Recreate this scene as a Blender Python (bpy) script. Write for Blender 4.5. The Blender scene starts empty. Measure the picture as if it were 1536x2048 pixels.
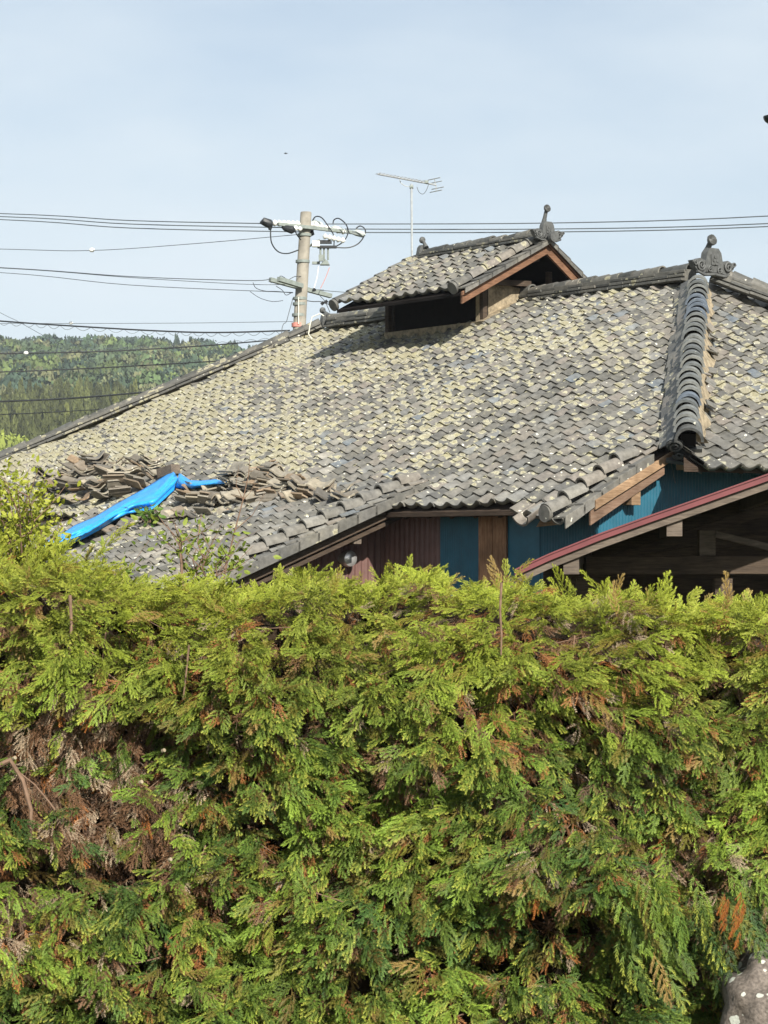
import bpy, math, random
import numpy as np
from mathutils import Vector, Matrix, noise as mnoise
random.seed(7); rng = np.random.default_rng(7)
R = math.radians
sc = bpy.context.scene
COL = sc.collection

# ------------------------------------------------------------------ camera, light, sky
F = 4555.0; HZ = 1095.0; EYE = 1.6
PITCH = -math.atan((1024 - HZ) / F)            # a little upwards
cd = bpy.data.cameras.new('camera'); cam = bpy.data.objects.new('camera', cd); COL.objects.link(cam)
cam.location = (0, 0, EYE); cam.rotation_euler = (R(90) + PITCH, 0, 0)
cd.sensor_fit = 'VERTICAL'; cd.sensor_height = 36.0; cd.lens = 36.0 * F / 2048
cd.clip_start = 0.1; cd.clip_end = 4000
sc.camera = cam
sc.view_settings.view_transform = 'Standard'; sc.view_settings.look = 'None'
sc.view_settings.gamma = 1.0; sc.view_settings.exposure = 0.8
SUNV = Vector((0.35, -0.90, 0.65)).normalized()   # towards the sun
SUN_EL = math.asin(SUNV.z); SUN_AZ = math.atan2(SUNV.x, SUNV.y)
sl = bpy.data.lights.new('sun', 'SUN'); sl.energy = 5.0; sl.angle = R(0.55); sl.color = (1.0, 0.95, 0.86)
so = bpy.data.objects.new('sun', sl); COL.objects.link(so)
so.rotation_euler = SUNV.to_track_quat('Z', 'Y').to_euler(); so.location = (10, -20, 30)

wd = bpy.data.worlds.new('World'); sc.world = wd; wd.use_nodes = True
nt = wd.node_tree; N = nt.nodes; L = nt.links
for n in list(N): N.remove(n)
out = N.new('ShaderNodeOutputWorld'); bg = N.new('ShaderNodeBackground'); L.new(bg.outputs[0], out.inputs[0])
sky = N.new('ShaderNodeTexSky'); sky.sky_type = 'NISHITA'; sky.sun_disc = False
sky.sun_elevation = SUN_EL; sky.sun_rotation = SUN_AZ % (2 * math.pi)
sky.air_density = 1.0; sky.dust_density = 1.4; sky.ozone_density = 1.5
tc = N.new('ShaderNodeTexCoord'); mp = N.new('ShaderNodeMapping'); mp.inputs['Scale'].default_value = (1.6, 1.6, 5.0)
mp.inputs['Rotation'].default_value = (0, R(14), 0)
L.new(tc.outputs['Generated'], mp.inputs[0])
nz = N.new('ShaderNodeTexNoise'); nz.inputs['Scale'].default_value = 2.2; nz.inputs['Detail'].default_value = 5; nz.inputs['Roughness'].default_value = 0.5
L.new(mp.outputs[0], nz.inputs[0])
rp = N.new('ShaderNodeValToRGB'); rp.color_ramp.elements[0].position = 0.36; rp.color_ramp.elements[1].position = 0.66
rp.color_ramp.elements[0].color = (0.42, 0.42, 0.42, 1); rp.color_ramp.elements[1].color = (0.97, 0.97, 0.97, 1)
L.new(nz.outputs['Fac'], rp.inputs[0])
mx = N.new('ShaderNodeMix'); mx.data_type = 'RGBA'; mx.inputs[7].default_value = (6.35, 7.15, 7.75, 1)
L.new(rp.outputs[0], mx.inputs[0]); L.new(sky.outputs[0], mx.inputs[6])
L.new(mx.outputs[2], bg.inputs[0]); bg.inputs[1].default_value = 0.0695

# ------------------------------------------------------------------ pixel -> world helpers
def ray(px, py):
    x = (px - 768) / F; y = (1024 - py) / F
    return np.array([x, math.cos(PITCH) - y * math.sin(PITCH), math.sin(PITCH) + y * math.cos(PITCH)])
EO = np.array([0, 0, EYE])
def at(px, py, Y):
    d = ray(px, py); return Vector(EO + d * (Y / d[1]))

# ------------------------------------------------------------------ mesh helpers
def tag(o, label=None, cat=None, group=None, kind=None):
    if label: o['label'] = label
    if cat: o['category'] = cat
    if group: o['group'] = group
    if kind: o['kind'] = kind
    return o
def empty(name, loc=(0, 0, 0), rz=0):
    o = bpy.data.objects.new(name, None); COL.objects.link(o); o.location = loc; o.rotation_euler = (0, 0, rz)
    o.empty_display_size = 0.2
    return o
class MB:
    def __init__(s): s.v = []; s.f = []
    def add(s, vs, fs):
        k = len(s.v); s.v += [tuple(v) for v in vs]; s.f += [tuple(i + k for i in f) for f in fs]; return s
    def box(s, c, d, M=None):
        hx, hy, hz = d[0] / 2, d[1] / 2, d[2] / 2
        vs = [Vector((x, y, z)) for x in (-hx, hx) for y in (-hy, hy) for z in (-hz, hz)]
        if M is not None: vs = [M @ v for v in vs]
        c = Vector(c); vs = [v + c for v in vs]
        return s.add(vs, [(0, 1, 3, 2), (4, 6, 7, 5), (0, 4, 5, 1), (2, 3, 7, 6), (0, 2, 6, 4), (1, 5, 7, 3)])
    def beam(s, p, q, w, h, up=(0, 0, 1)):
        p = Vector(p); q = Vector(q); x = (q - p); ln = x.length; x.normalize()
        y = Vector(up).cross(x)
        if y.length < 1e-4: y = Vector((0, 1, 0)).cross(x)
        y.normalize(); z = x.cross(y)
        M = Matrix((x, y, z)).transposed()
        return s.box((p + q) / 2, (ln, w, h), M)
    def prism(s, poly, ext):
        n = len(poly); ext = Vector(ext); P = [Vector(p) for p in poly]
        fs = [tuple(range(n))[::-1], tuple(range(n, 2 * n))] + [(i, (i + 1) % n, n + (i + 1) % n, n + i) for i in range(n)]
        return s.add(P + [p + ext for p in P], fs)
    def tube(s, pts, r, n=6, caps=True):
        P = [Vector(p) for p in pts]; m = len(P)
        rr = r if isinstance(r, (list, tuple)) else [r] * m
        ref = None; rings = []
        for i in range(m):
            t = (P[min(i + 1, m - 1)] - P[max(i - 1, 0)])
            if t.length < 1e-9: t = Vector((0, 0, 1))
            t.normalize()
            if ref is None:
                ref = Vector((0, 0, 1)) if abs(t.z) < 0.9 else Vector((1, 0, 0))
            u = (ref - t * ref.dot(t)).normalized(); w = t.cross(u); ref = u
            rings.append([P[i] + (u * math.cos(2 * math.pi * k / n) + w * math.sin(2 * math.pi * k / n)) * rr[i] for k in range(n)])
        vs = [v for g in rings for v in g]
        fs = [(i * n + k, i * n + (k + 1) % n, (i + 1) * n + (k + 1) % n, (i + 1) * n + k) for i in range(m - 1) for k in range(n)]
        if caps: fs += [tuple(range(n))[::-1], tuple(range((m - 1) * n, m * n))]
        return s.add(vs, fs)
    def halfcyl(s, p, q, r0, r1, up, th=0.018, n=8, ang=1.0):
        """cap tile: a half pipe from p to q arching towards up"""
        p = Vector(p); q = Vector(q); x = (q - p).normalized(); u = Vector(up); u = (u - x * u.dot(x)).normalized(); w = x.cross(u)
        vs = []; A0 = math.pi * ang
        for (c, r) in ((p, r0), (q, r1)):
            for rad in (r, r - th):
                for k in range(n + 1):
                    a = -A0 / 2 + A0 * k / n
                    vs.append(c + (u * math.cos(a) + w * math.sin(a)) * rad)
        m = n + 1; fs = []
        for k in range(n):
            fs.append((k, k + 1, 2 * m + k + 1, 2 * m + k)); fs.append((m + k + 1, m + k, 3 * m + k, 3 * m + k + 1))
            fs.append((k, m + k, m + k + 1, k + 1)); fs.append((2 * m + k, 2 * m + k + 1, 3 * m + k + 1, 3 * m + k))
        fs.append((0, 2 * m, 3 * m, m)); fs.append((n, m + n, 3 * m + n, 2 * m + n))
        return s.add(vs, fs)
    def build(s, name, mat, parent=None, smooth=False, bevel=0, attrs=None, loc=None):
        me = bpy.data.meshes.new(name); me.from_pydata(s.v, [], s.f); me.update()
        if mat: me.materials.append(mat)
        if smooth: me.polygons.foreach_set('use_smooth', [True] * len(me.polygons))
        o = bpy.data.objects.new(name, me); COL.objects.link(o)
        if parent: o.parent = parent
        if loc: o.location = loc
        if smooth: me.set_sharp_from_angle(angle=R(40))
        if bevel:
            b = o.modifiers.new('bevel', 'BEVEL'); b.width = bevel; b.segments = 2; b.limit_method = 'ANGLE'
        if attrs:
            for k, a in attrs.items():
                at_ = me.attributes.new(k, 'FLOAT', 'POINT'); at_.data.foreach_set('value', np.asarray(a, dtype=np.float32))
        return o
def np_mesh(name, V, Fc, mat, parent=None, fattr=None, cattr=None, smooth=False):
    """V (n,3), Fc (m,k) faces of k corners"""
    me = bpy.data.meshes.new(name); n = len(V); m, k = Fc.shape
    me.vertices.add(n); me.vertices.foreach_set('co', np.ascontiguousarray(V, dtype=np.float32).ravel())
    me.loops.add(m * k); me.loops.foreach_set('vertex_index', np.ascontiguousarray(Fc, dtype=np.int32).ravel())
    me.polygons.add(m); me.polygons.foreach_set('loop_start', np.arange(0, m * k, k, dtype=np.int32))
    if smooth: me.polygons.foreach_set('use_smooth', np.ones(m, dtype=bool))
    me.update(calc_edges=True)
    for kk, a in (fattr or {}).items():
        q = me.attributes.new(kk, 'FLOAT', 'POINT'); q.data.foreach_set('value', np.asarray(a, dtype=np.float32))
    for kk, a in (cattr or {}).items():
        c4 = np.ones((n, 4), dtype=np.float32); c4[:, :3] = a
        q = me.attributes.new(kk, 'FLOAT_COLOR', 'POINT'); q.data.foreach_set('color', c4.ravel())
    if mat: me.materials.append(mat)
    o = bpy.data.objects.new(name, me); COL.objects.link(o)
    if parent: o.parent = parent
    return o
def copy_tree(o, parent=None):
    c = o.copy(); COL.objects.link(c); c.parent = parent
    for ch in o.children: copy_tree(ch, c)
    return c

# ------------------------------------------------------------------ materials
def mat(name, rough=0.8, spec=0.3, metal=0.0):
    m = bpy.data.materials.new(name); m.use_nodes = True; t = m.node_tree
    b = t.nodes['Principled BSDF']; b.inputs['Roughness'].default_value = rough
    b.inputs['Specular IOR Level'].default_value = spec; b.inputs['Metallic'].default_value = metal
    return m, t, b
class NB:
    """tiny node builder"""
    def __init__(s, t): s.t = t
    def n(s, typ, **kw):
        x = s.t.nodes.new(typ)
        for k, v in kw.items():
            if k.startswith('i_'): x.inputs[k[2:].replace('_', ' ')].default_value = v
            else: setattr(x, k, v)
        return x
    def l(s, a, b): s.t.links.new(a, b)
    def noise(s, scale, detail=4, rough=0.55, vec=None, dist=0.0):
        x = s.n('ShaderNodeTexNoise'); x.inputs['Scale'].default_value = scale; x.inputs['Detail'].default_value = detail
        x.inputs['Roughness'].default_value = rough; x.inputs['Distortion'].default_value = dist
        if vec is not None: s.l(vec, x.inputs['Vector'])
        return x.outputs['Fac']
    def ramp(s, fac, stops):
        x = s.n('ShaderNodeValToRGB'); e = x.color_ramp.elements
        while len(e) < len(stops): e.new(0.5)
        for i, (p, c) in enumerate(stops):
            e[i].position = p; e[i].color = (c[0], c[1], c[2], 1) if isinstance(c, (tuple, list)) else (c, c, c, 1)
        s.l(fac, x.inputs[0]); return x.outputs[0]
    def math(s, op, a, b=None, c=None, clamp=False):
        x = s.n('ShaderNodeMath', operation=op, use_clamp=clamp)
        for i, v in enumerate((a, b, c)):
            if v is None: continue
            if isinstance(v, (int, float)): x.inputs[i].default_value = v
            else: s.l(v, x.inputs[i])
        return x.outputs[0]
    def mix(s, fac, a, b, mode='MIX'):
        x = s.n('ShaderNodeMix', data_type='RGBA', blend_type=mode)
        for i, v in ((0, fac), (6, a), (7, b)):
            if isinstance(v, (int, float)) and i == 0: x.inputs[0].default_value = v
            elif isinstance(v, (tuple, list)): x.inputs[i].default_value = (v[0], v[1], v[2], 1)
            else: s.l(v, x.inputs[i])
        return x.outputs[2]
    def bump(s, h, strength, dist, b):
        x = s.n('ShaderNodeBump'); x.inputs['Strength'].default_value = strength; x.inputs['Distance'].default_value = dist
        s.l(h, x.inputs['Height']); s.l(x.outputs[0], b.inputs['Normal'])
    def obj(s): return s.n('ShaderNodeTexCoord').outputs['Object']
    def scaled(s, vec, sc_):
        x = s.n('ShaderNodeMapping'); x.inputs['Scale'].default_value = sc_; s.l(vec, x.inputs[0]); return x.outputs[0]

def tile_material(name, objrandom=False, lichen=1.0, tint=None, fallback=None):
    m, t, b = mat(name, 0.72, 0.35); q = NB(t); ob = q.obj()
    if objrandom: rnd = q.n('ShaderNodeObjectInfo').outputs['Random']
    else: rnd = q.n('ShaderNodeAttribute', attribute_name='rnd').outputs['Fac']
    if tint == 'clay':
        base = q.ramp(rnd, [(0, (.12, .11, .095)), (.25, (.21, .18, .14)), (.4, (.29, .205, .13)), (.5, (.19, .175, .15)), (.75, (.33, .29, .22)), (1, (.24, .22, .185))])
    elif tint == 'ridge':
        base = q.ramp(rnd, [(0, (.055, .056, .052)), (.35, (.10, .098, .09)), (.6, (.15, .143, .125)), (.85, (.085, .087, .084)), (1, (.19, .175, .15))])
    elif tint == 'hip':
        base = q.ramp(rnd, [(0, (.10, .11, .115)), (.5, (.16, .17, .17)), (.82, (.21, .21, .19)), (.86, (.10, .125, .16)), (.97, (.15, .175, .215)), (1, (.34, .27, .18))])
    else:
        base = q.ramp(rnd, [(0, (.085, .085, .082)), (.3, (.125, .122, .115)), (.55, (.165, .158, .146)), (.7, (.19, .168, .148)), (.8, (.145, .145, .14)), (.925, (.22, .212, .195)), (.982, (.12, .14, .165)), (.99, (.15, .175, .20)), (1, (.29, .27, .235))])
        base = q.mix(q.ramp(q.noise(2.2, 5, .6, ob), [(.4, 0.0), (.7, .45)]), base, (.20, .185, .145))
    n1 = q.noise(14, 5, 0.6, ob)
    base = q.mix(1.0, base, q.ramp(n1, [(.3, (.60, .595, .575)), (.7, (1.12, 1.11, 1.075))]), 'MULTIPLY')
    # streaks and grime
    # lichen rosettes
    if not objrandom: lat = q.n('ShaderNodeAttribute', attribute_name='lich').outputs['Fac']
    else: lat = q.math('MULTIPLY', rnd, 0.55)
    wv = q.n('ShaderNodeVectorMath', operation='ADD'); nv = q.n('ShaderNodeTexNoise'); nv.inputs['Scale'].default_value = 16; nv.inputs['Detail'].default_value = 3
    q.l(ob, nv.inputs['Vector']); s1 = q.n('ShaderNodeVectorMath', operation='SCALE'); s1.inputs['Scale'].default_value = 0.075
    q.l(nv.outputs['Color'], s1.inputs[0]); q.l(ob, wv.inputs[0]); q.l(s1.outputs[0], wv.inputs[1])
    vo = q.n('ShaderNodeTexVoronoi'); vo.inputs['Scale'].default_value = 8.5; q.l(wv.outputs[0], vo.inputs['Vector'])
    cr = q.n('ShaderNodeSeparateColor'); q.l(vo.outputs['Color'], cr.inputs[0])
    # radius of each rosette: random per cell, larger where lichen is strong
    rad = q.math('ADD', q.math('MULTIPLY', lat, 0.95 * lichen), q.math('MULTIPLY', cr.outputs[0], 0.45))
    rad = q.math('SUBTRACT', rad, 0.40)
    nA = q.noise(42, 4, 0.7, ob); nB = q.noise(150, 3, 0.7, ob)
    rad = q.math('ADD', rad, q.math('MULTIPLY', q.math('SUBTRACT', nA, 0.5), 0.55))
    rad = q.math('ADD', rad, q.math('MULTIPLY', q.math('SUBTRACT', nB, 0.5), 0.30))
    dd = q.math('SUBTRACT', rad, vo.outputs['Distance'])
    mask = q.ramp(dd, [(0.0, 0.0), (0.06, 0.85), (0.16, 1.0)])
    ring = q.ramp(dd, [(0.0, 0.0), (0.03, 1.0), (0.10, 1.0), (0.2, 0.0)])
    lc = q.ramp(cr.outputs[1], [(0, (.245, .225, .155)), (.35, (.30, .275, .18)), (.6, (.285, .265, .20)), (.85, (.325, .30, .18)), (1, (.35, .335, .27))])
    n2 = q.noise(60, 3, 0.6, ob)
    lc = q.mix(1.0, lc, q.ramp(n2, [(.3, .56), (.7, .96)]), 'MULTIPLY')
    lc = q.mix(q.math('MULTIPLY', ring, 0.6), lc, (.43, .41, .29))
    col = q.mix(mask, base, lc)
    # small white spots
    v2 = q.n('ShaderNodeTexVoronoi'); v2.inputs['Scale'].default_value = 15; q.l(wv.outputs[0], v2.inputs['Vector'])
    c2 = q.n('ShaderNodeSeparateColor'); q.l(v2.outputs['Color'], c2.inputs[0])
    sp = q.ramp(q.math('SUBTRACT', q.math('MULTIPLY', q.math('SUBTRACT', c2.outputs[0], 0.80), 1.5), v2.outputs['Distance']), [(0, 0.0), (.03, 1.0)])
    col = q.mix(q.math('MULTIPLY', sp, 0.85), col, (.62, .60, .50))
    q.l(col, b.inputs['Base Color'])
    q.l(q.ramp(mask, [(0, .62), (1, .95)]), b.inputs['Roughness'])
    q.bump(q.math('ADD', q.math('MULTIPLY', mask, 0.5), n2), 0.5, 0.006, b)
    return m
def wood_material(name, c0, c1, scale=(1, 1, 12), rough=0.85):
    m, t, b = mat(name, rough, 0.2); q = NB(t); ob = q.obj()
    n1 = q.noise(6, 6, 0.65, q.scaled(ob, scale), 0.6); n2 = q.noise(3.5, 3, 0.5, ob)
    col = q.ramp(n1, [(.3, c0), (.7, c1)]); col = q.mix(1.0, col, q.ramp(n2, [(.3, .7), (.7, 1.2)]), 'MULTIPLY')
    q.l(col, b.inputs['Base Color']); q.bump(n1, 0.5, 0.008, b); return m
def plain_material(name, c, rough=0.7, spec=0.3, metal=0.0, var=0.25, scale=8, bump=0.2):
    m, t, b = mat(name, rough, spec, metal); q = NB(t); ob = q.obj()
    n1 = q.noise(scale, 5, 0.6, ob)
    col = q.mix(1.0, c, q.ramp(n1, [(.3, 1 - var), (.7, 1 + var)]), 'MULTIPLY')
    q.l(col, b.inputs['Base Color'])
    if bump: q.bump(n1, bump, 0.01, b)
    return m
def leaf_material(name, transl=0.3, rough=0.6):
    m = bpy.data.materials.new(name); m.use_nodes = True; t = m.node_tree; q = NB(t)
    b = t.nodes['Principled BSDF']; o = t.nodes['Material Output']
    ca = q.n('ShaderNodeAttribute', attribute_name='col')
    q.l(ca.outputs['Color'], b.inputs['Base Color']); b.inputs['Roughness'].default_value = rough; b.inputs['Specular IOR Level'].default_value = 0.25
    tr = q.n('ShaderNodeBsdfTranslucent'); q.l(q.mix(1.0, ca.outputs['Color'], (1.0, 1.0, 0.55), 'MULTIPLY'), tr.inputs[0])
    ms = q.n('ShaderNodeMixShader'); ms.inputs[0].default_value = transl
    q.l(b.outputs[0], ms.inputs[1]); q.l(tr.outputs[0], ms.inputs[2]); q.l(ms.outputs[0], o.inputs[0]); return m

M_tile = tile_material('roof_tile'); M_tile_loose = tile_material('loose_tile', True, 0.9, 'clay')
M_tile_ridge = tile_material('ridge_tile', False, 0.75, 'ridge'); M_tile_hip = tile_material('hip_tile', False, 0.35, 'hip')
M_orn = plain_material('smoked_tile_ornament', (.075, .077, .074), 0.6, 0.4, var=0.35, scale=20, bump=0.5)
M_mud = plain_material('mud_plaster', (.25, .205, .14), 0.95, 0.1, var=0.5, scale=13, bump=0.8)
M_deck = wood_material('old_deck_boards', (.028, .019, .014), (.07, .048, .033))
M_barge = wood_material('reddish_weathered_board', (.085, .042, .025), (.22, .12, .07), (1, 1, 10))
M_board = wood_material('tan_weathered_board', (.17, .105, .06), (.36, .24, .145), (1, 1, 10))
M_board2 = wood_material('brown_weathered_board', (.12, .07, .045), (.20, .135, .095), (1, 1, 10))
M_shade = plain_material('painted_shade', (.012, .010, .009), .95, .05, var=.3, bump=0)  # near-black colour that stands in for deep shade
M_panel = wood_material('brown_wall_board', (.16, .075, .04), (.36, .20, .11), (9, 9, 1))
M_grey = wood_material('grey_old_timber', (.07, .055, .045), (.16, .13, .10), (1, 8, 8))
M_darkwood = wood_material('dark_timber', (.035, .026, .02), (.09, .065, .045))
M_blue = plain_material('blue_painted_tin', (.011, .088, .135), 0.5, 0.4, var=0.18, scale=5, bump=0.05)
M_brown = plain_material('brown_painted_tin', (.13, .07, .06), 0.55, 0.35, var=0.2, scale=5, bump=0.05)
M_red = plain_material('faded_red_tin', (.125, .03, .032), 0.5, 0.4, var=0.22, scale=4, bump=0.05)
M_galv = plain_material('galvanised_steel', (.42, .44, .44), 0.45, 0.5, 0.5, var=0.2, scale=20, bump=0)
M_conc = plain_material('weathered_concrete', (.25, .23, .19), 0.9, 0.2, var=0.35, scale=3, bump=0.2)
M_black = plain_material('black_cable', (.018, .02, .022), 0.5, 0.4, var=0.1, bump=0)
M_wire = plain_material('grey_wire', (.10, .115, .125), 0.5, 0.4, var=0.1, bump=0)
M_porc = plain_material('white_porcelain', (.72, .72, .68), 0.3, 0.5, var=0.15, scale=30, bump=0)
M_ltgrey = plain_material('pale_grey_cover', (.36, .39, .37), 0.6, 0.3, var=0.2, scale=30, bump=0.1)
M_armgrey = plain_material('green_grey_steel', (.19, .215, .195), 0.6, 0.4, var=0.2, scale=15, bump=0.1)
M_alum = plain_material('aluminium', (.62, .62, .60), 0.35, 0.5, 0.7, var=0.1, bump=0)
M_pvc = plain_material('cream_cable', (.62, .60, .50), 0.6, 0.3, var=0.1, bump=0)
M_redtape = plain_material('faded_red_band', (.55, .22, .18), 0.7, 0.3, var=0.1, bump=0)
M_leaf = leaf_material('leaf', 0.28); M_needle = leaf_material('needle', 0.13); M_dead = leaf_material('dead_needle', 0.12)
M_far = leaf_material('far_leaf', 0.1, 0.9)
M_twig = plain_material('twig_bark', (.17, .11, .075), 0.9, 0.1, var=0.3, scale=30, bump=0.4)
M_core = plain_material('hedge_gap_shade', (.030, .021, .013), 0.95, 0.1, var=0.5, scale=25, bump=0.8)  # dark brown that paints the shade inside the hedge

# ------------------------------------------------------------------ ground
ZG = -0.6     # ground level at the house
def ground_h(x, y):
    def ss(a, b, t): t = min(1, max(0, (t - a) / (b - a))); return t * t * (3 - 2 * t)
    h = -0.6 * ss(8.0, 14.0, y)
    r = x / max(y, 1.0)
    k = (1 - .05 * ss(-.10, -.05, r)) * (1 - ss(-0.03, 0.10, r))
    h += k * max(0.0, (y - 250) / 450.0) * 57.0 * (1.0 if y < 700 else max(0.6, 1 - (y - 700) / 900))
    return h
gv = []; gf = []
ys = [-40, -10, 0, 3, 6, 8, 9, 10, 11, 12, 13, 14, 18, 25, 35, 50, 80, 120, 180] + list(range(240, 760, 20)) + [800, 900, 1100, 1500, 2500]
xs = [-1500, -800, -500, -400, -300] + list(range(-260, 200, 20)) + [250, 350, 500, 800, 1500]
for y in ys:
    for x in xs:
        gv.append((x, y, ground_h(x, y) + (mnoise.noise(Vector((x, y, 0)) * 0.02) * 3 if y > 260 else 0)))
nx = len(xs)
for j in range(len(ys) - 1):
    for i in range(nx - 1): gf.append((j * nx + i, j * nx + i + 1, (j + 1) * nx + i + 1, (j + 1) * nx + i))
m, t, b = mat('earth', 0.95, 0.1); q = NB(t)
q.l(q.ramp(q.noise(0.8, 8, 0.6, q.obj()), [(.35, (.045, .06, .02)), (.65, (.10, .085, .05))]), b.inputs['Base Color'])
g = MB(); g.v = gv; g.f = gf
tag(g.build('ground', m), kind='structure')

# ------------------------------------------------------------------ farmhouse frame
TH = math.atan(3448 / 4555.0)
A = Vector((math.sin(TH), -math.cos(TH), 0)); B = Vector((math.cos(TH), math.sin(TH), 0))
P0 = at(990, 1005, 24.7)
HZ0 = P0.z - ZG; S = 0.518
HOUSE = empty('farmhouse', (P0.x, P0.y, ZG), math.atan2(A.y, A.x))
tag(HOUSE, 'old farmhouse with lichen covered grey tiled hip roof and blue tin walls', 'house')
def roofz(b): return HZ0 + S * b
def W(a, b, h): return P0 * 1.0 + A * a + B * b + Vector((0, 0, h + ZG - P0.z))

def wave(x, w):
    """profile across one tile: wide trough, narrow roll"""
    c = 0.5 + 0.5 * np.cos(2 * np.pi * (x / w))
    return 0.050 * c ** 1.5
def sag(a, b):
    return -0.055 * np.exp(-((a - 1.15) / .45) ** 2) * np.clip((.55 - b) / .5, 0, 1.4) + 0.045 * np.sin(a * 0.9 + 1.3) * np.sin(b * 1.1 + .4) + 0.02 * np.sin(a * 2.3 + b * 1.7)
def lich_at(a, b, kind):
    return 0
def tile_field(name, mat_, parent, org, U, V, poly, w=0.27, e=0.21, lich=None, jit=1.0, skip=None, drop=None, rows=None, seed=1, tn=0.028):
    """org + U*u + V*v ; tiles whose centre lies inside poly (u,v) ; real curved tiles, each its own piece"""
    rg = np.random.default_rng(seed)
    org = np.array(org, float); U = np.array(U, float); V = np.array(V, float); V /= np.linalg.norm(V); Nn = np.cross(U, V)
    if Nn[2] < 0: Nn = -Nn
    us = [p[0] for p in poly]; vs_ = [p[1] for p in poly]
    def inside(x, y):
        c = False; n = len(poly)
        for i in range(n):
            x1, y1 = poly[i]; x2, y2 = poly[(i + 1) % n]
            if (y1 > y) != (y2 > y) and x < (x2 - x1) * (y - y1) / (y2 - y1) + x1: c = not c
        return c
    nx = 11; ny = 3
    X = np.linspace(-0.02 * w, 1.12 * w, nx); Yt = np.array([0.0, 0.5, 1.0]) * e * 1.25
    gx, gy = np.meshgrid(X, Yt); allV = []; allF = []; rn = []; li = []
    base = []
    for j in range(ny - 1):
        for i in range(nx - 1): base.append((j * nx + i, j * nx + i + 1, (j + 1) * nx + i + 1, (j + 1) * nx + i))
    o1 = nx * ny; o2 = o1 + nx
    for i in range(nx - 1):
        base.append((o1 + i, o1 + i + 1, o2 + i + 1, o2 + i)[::-1])      # front lip
    o3 = o2 + nx
    for i in range(nx - 1): base.append((o2 + i, o2 + i + 1, o3 + i + 1, o3 + i)[::-1])   # underside
    o4 = o3 + nx                                                        # right side edge
    base.append((o4, o4 + 1, o4 + 3, o4 + 2))
    base = np.array(base); k = 0
    r0 = int(math.floor(min(vs_) / e)); r1 = int(math.ceil(max(vs_) / e)); c0 = int(math.floor(min(us) / w)); c1 = int(math.ceil(max(us) / w))
    for r in range(r0, r1 + 1):
        rowoff = rg.normal(0, 0.006) * jit
        for c in range(c0, c1 + 1):
            u = c * w; v = r * e
            if not inside(u + w / 2, v + e * 0.35): continue
            if skip and skip(u, v): continue
            l_ = lich(u, v) if lich else 0.3
            tilt = rg.normal(0, 0.010) * jit; yaw = rg.normal(0, 0.014) * jit; dz = abs(rg.normal(0, 0.004)) * jit; dv = rg.normal(0, 0.008) * jit + rowoff; du = rg.normal(0, 0.004) * jit
            if rg.random() < 0.02: yaw += rg.normal(0, .06); dv += rg.normal(0, .025); dz += 0.008
            T = tn if r > r0 or drop is None else tn
            def zz(x, y): return wave(x, w) + T * (1 - y / (e * 1.25)) + tilt * (x - w / 2) * 4 * 0.3 + dz + sag(u + x, v + y) - 0.010 * ((x > 1.05 * w) * 1.0)
            z = zz(gx, gy)
            pts = np.stack([gx.ravel(), gy.ravel(), z.ravel()], 1)
            f0 = np.stack([X, np.zeros(nx), zz(X, 0 * X)], 1)
            th = 0.019 if not (drop and v < drop) else 0.045
            f1 = f0 + np.array([0, 0.002, -th]); f2 = f1 + np.array([0, e * 1.2, -0.01])
            sd = np.array([f0[-1], f1[-1], pts[(ny - 1) * nx + nx - 1], pts[(ny - 1) * nx + nx - 1] - np.array([0, 0, th])])
            P = np.concatenate([pts, f0, f1, f2, sd])
            cy, sy = math.cos(yaw), math.sin(yaw); px = P[:, 0] - w / 2
            P[:, 0], P[:, 1] = px * cy - P[:, 1] * sy + w / 2, px * sy + P[:, 1] * cy
            P[:, 0] += u + du; P[:, 1] += v + dv
            Wd = org + P[:, :1] * U + P[:, 1:2] * V + P[:, 2:3] * Nn
            allV.append(Wd); allF.append(base + k); k += len(P)
            rn.append(np.full(len(P), rg.random())); li.append(np.full(len(P), l_))
    return np_mesh(name, np.concatenate(allV), np.concatenate(allF), mat_, parent, {'rnd': np.concatenate(rn), 'lich': np.concatenate(li)}, smooth=False)

K = math.sqrt(1 + S * S)
def lich_front(u, v):
    b = v / K
    g_ = 0.98 - 0.036 * (u + 14)                     # thick on the left, thin towards the hip
    g_ -= 0.10 * max(0, 1.2 - b)
    n_ = mnoise.noise(Vector((u * 0.55, v * 0.7, 3.1))) * 0.34 + mnoise.noise(Vector((u * 1.9, v * 2.2, 7.7))) * 0.24
    if 2.6 < b < 5.0 and -9 < u < -5: g_ -= 0.05
    return max(0.0, min(1.0, g_ + n_ + random.uniform(-.09, .09)))
front_poly = [(-16.6, 0.02), (-1.2, 0.02), (-1.2, -0.10), (.66, -0.10), (.66, -.28), (1.24, -.28), (1.24, 1.45 * K), (1.3, 1.47 * K), (-3.3, 6.1 * K), (-11.9, 6.1 * K), (-14.9, 1.9 * K)]
def skip_front(u, v):
    b = v / K
    if -8.35 < u < -1.95 and b < 0.55: return True       # replaced by the lower wing
    if -9.2 < u + .13 < -6.45 and 5.32 < b: return True  # dormer stands here
    return False
Vs = Vector((0, 1, S))
tile_field('front_roof_tiles', M_tile, HOUSE, (0, 0, HZ0 - 0.045), (1, 0, 0), Vs, front_poly, lich=lich_front, skip=skip_front, drop=0.05, seed=3)
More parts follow.
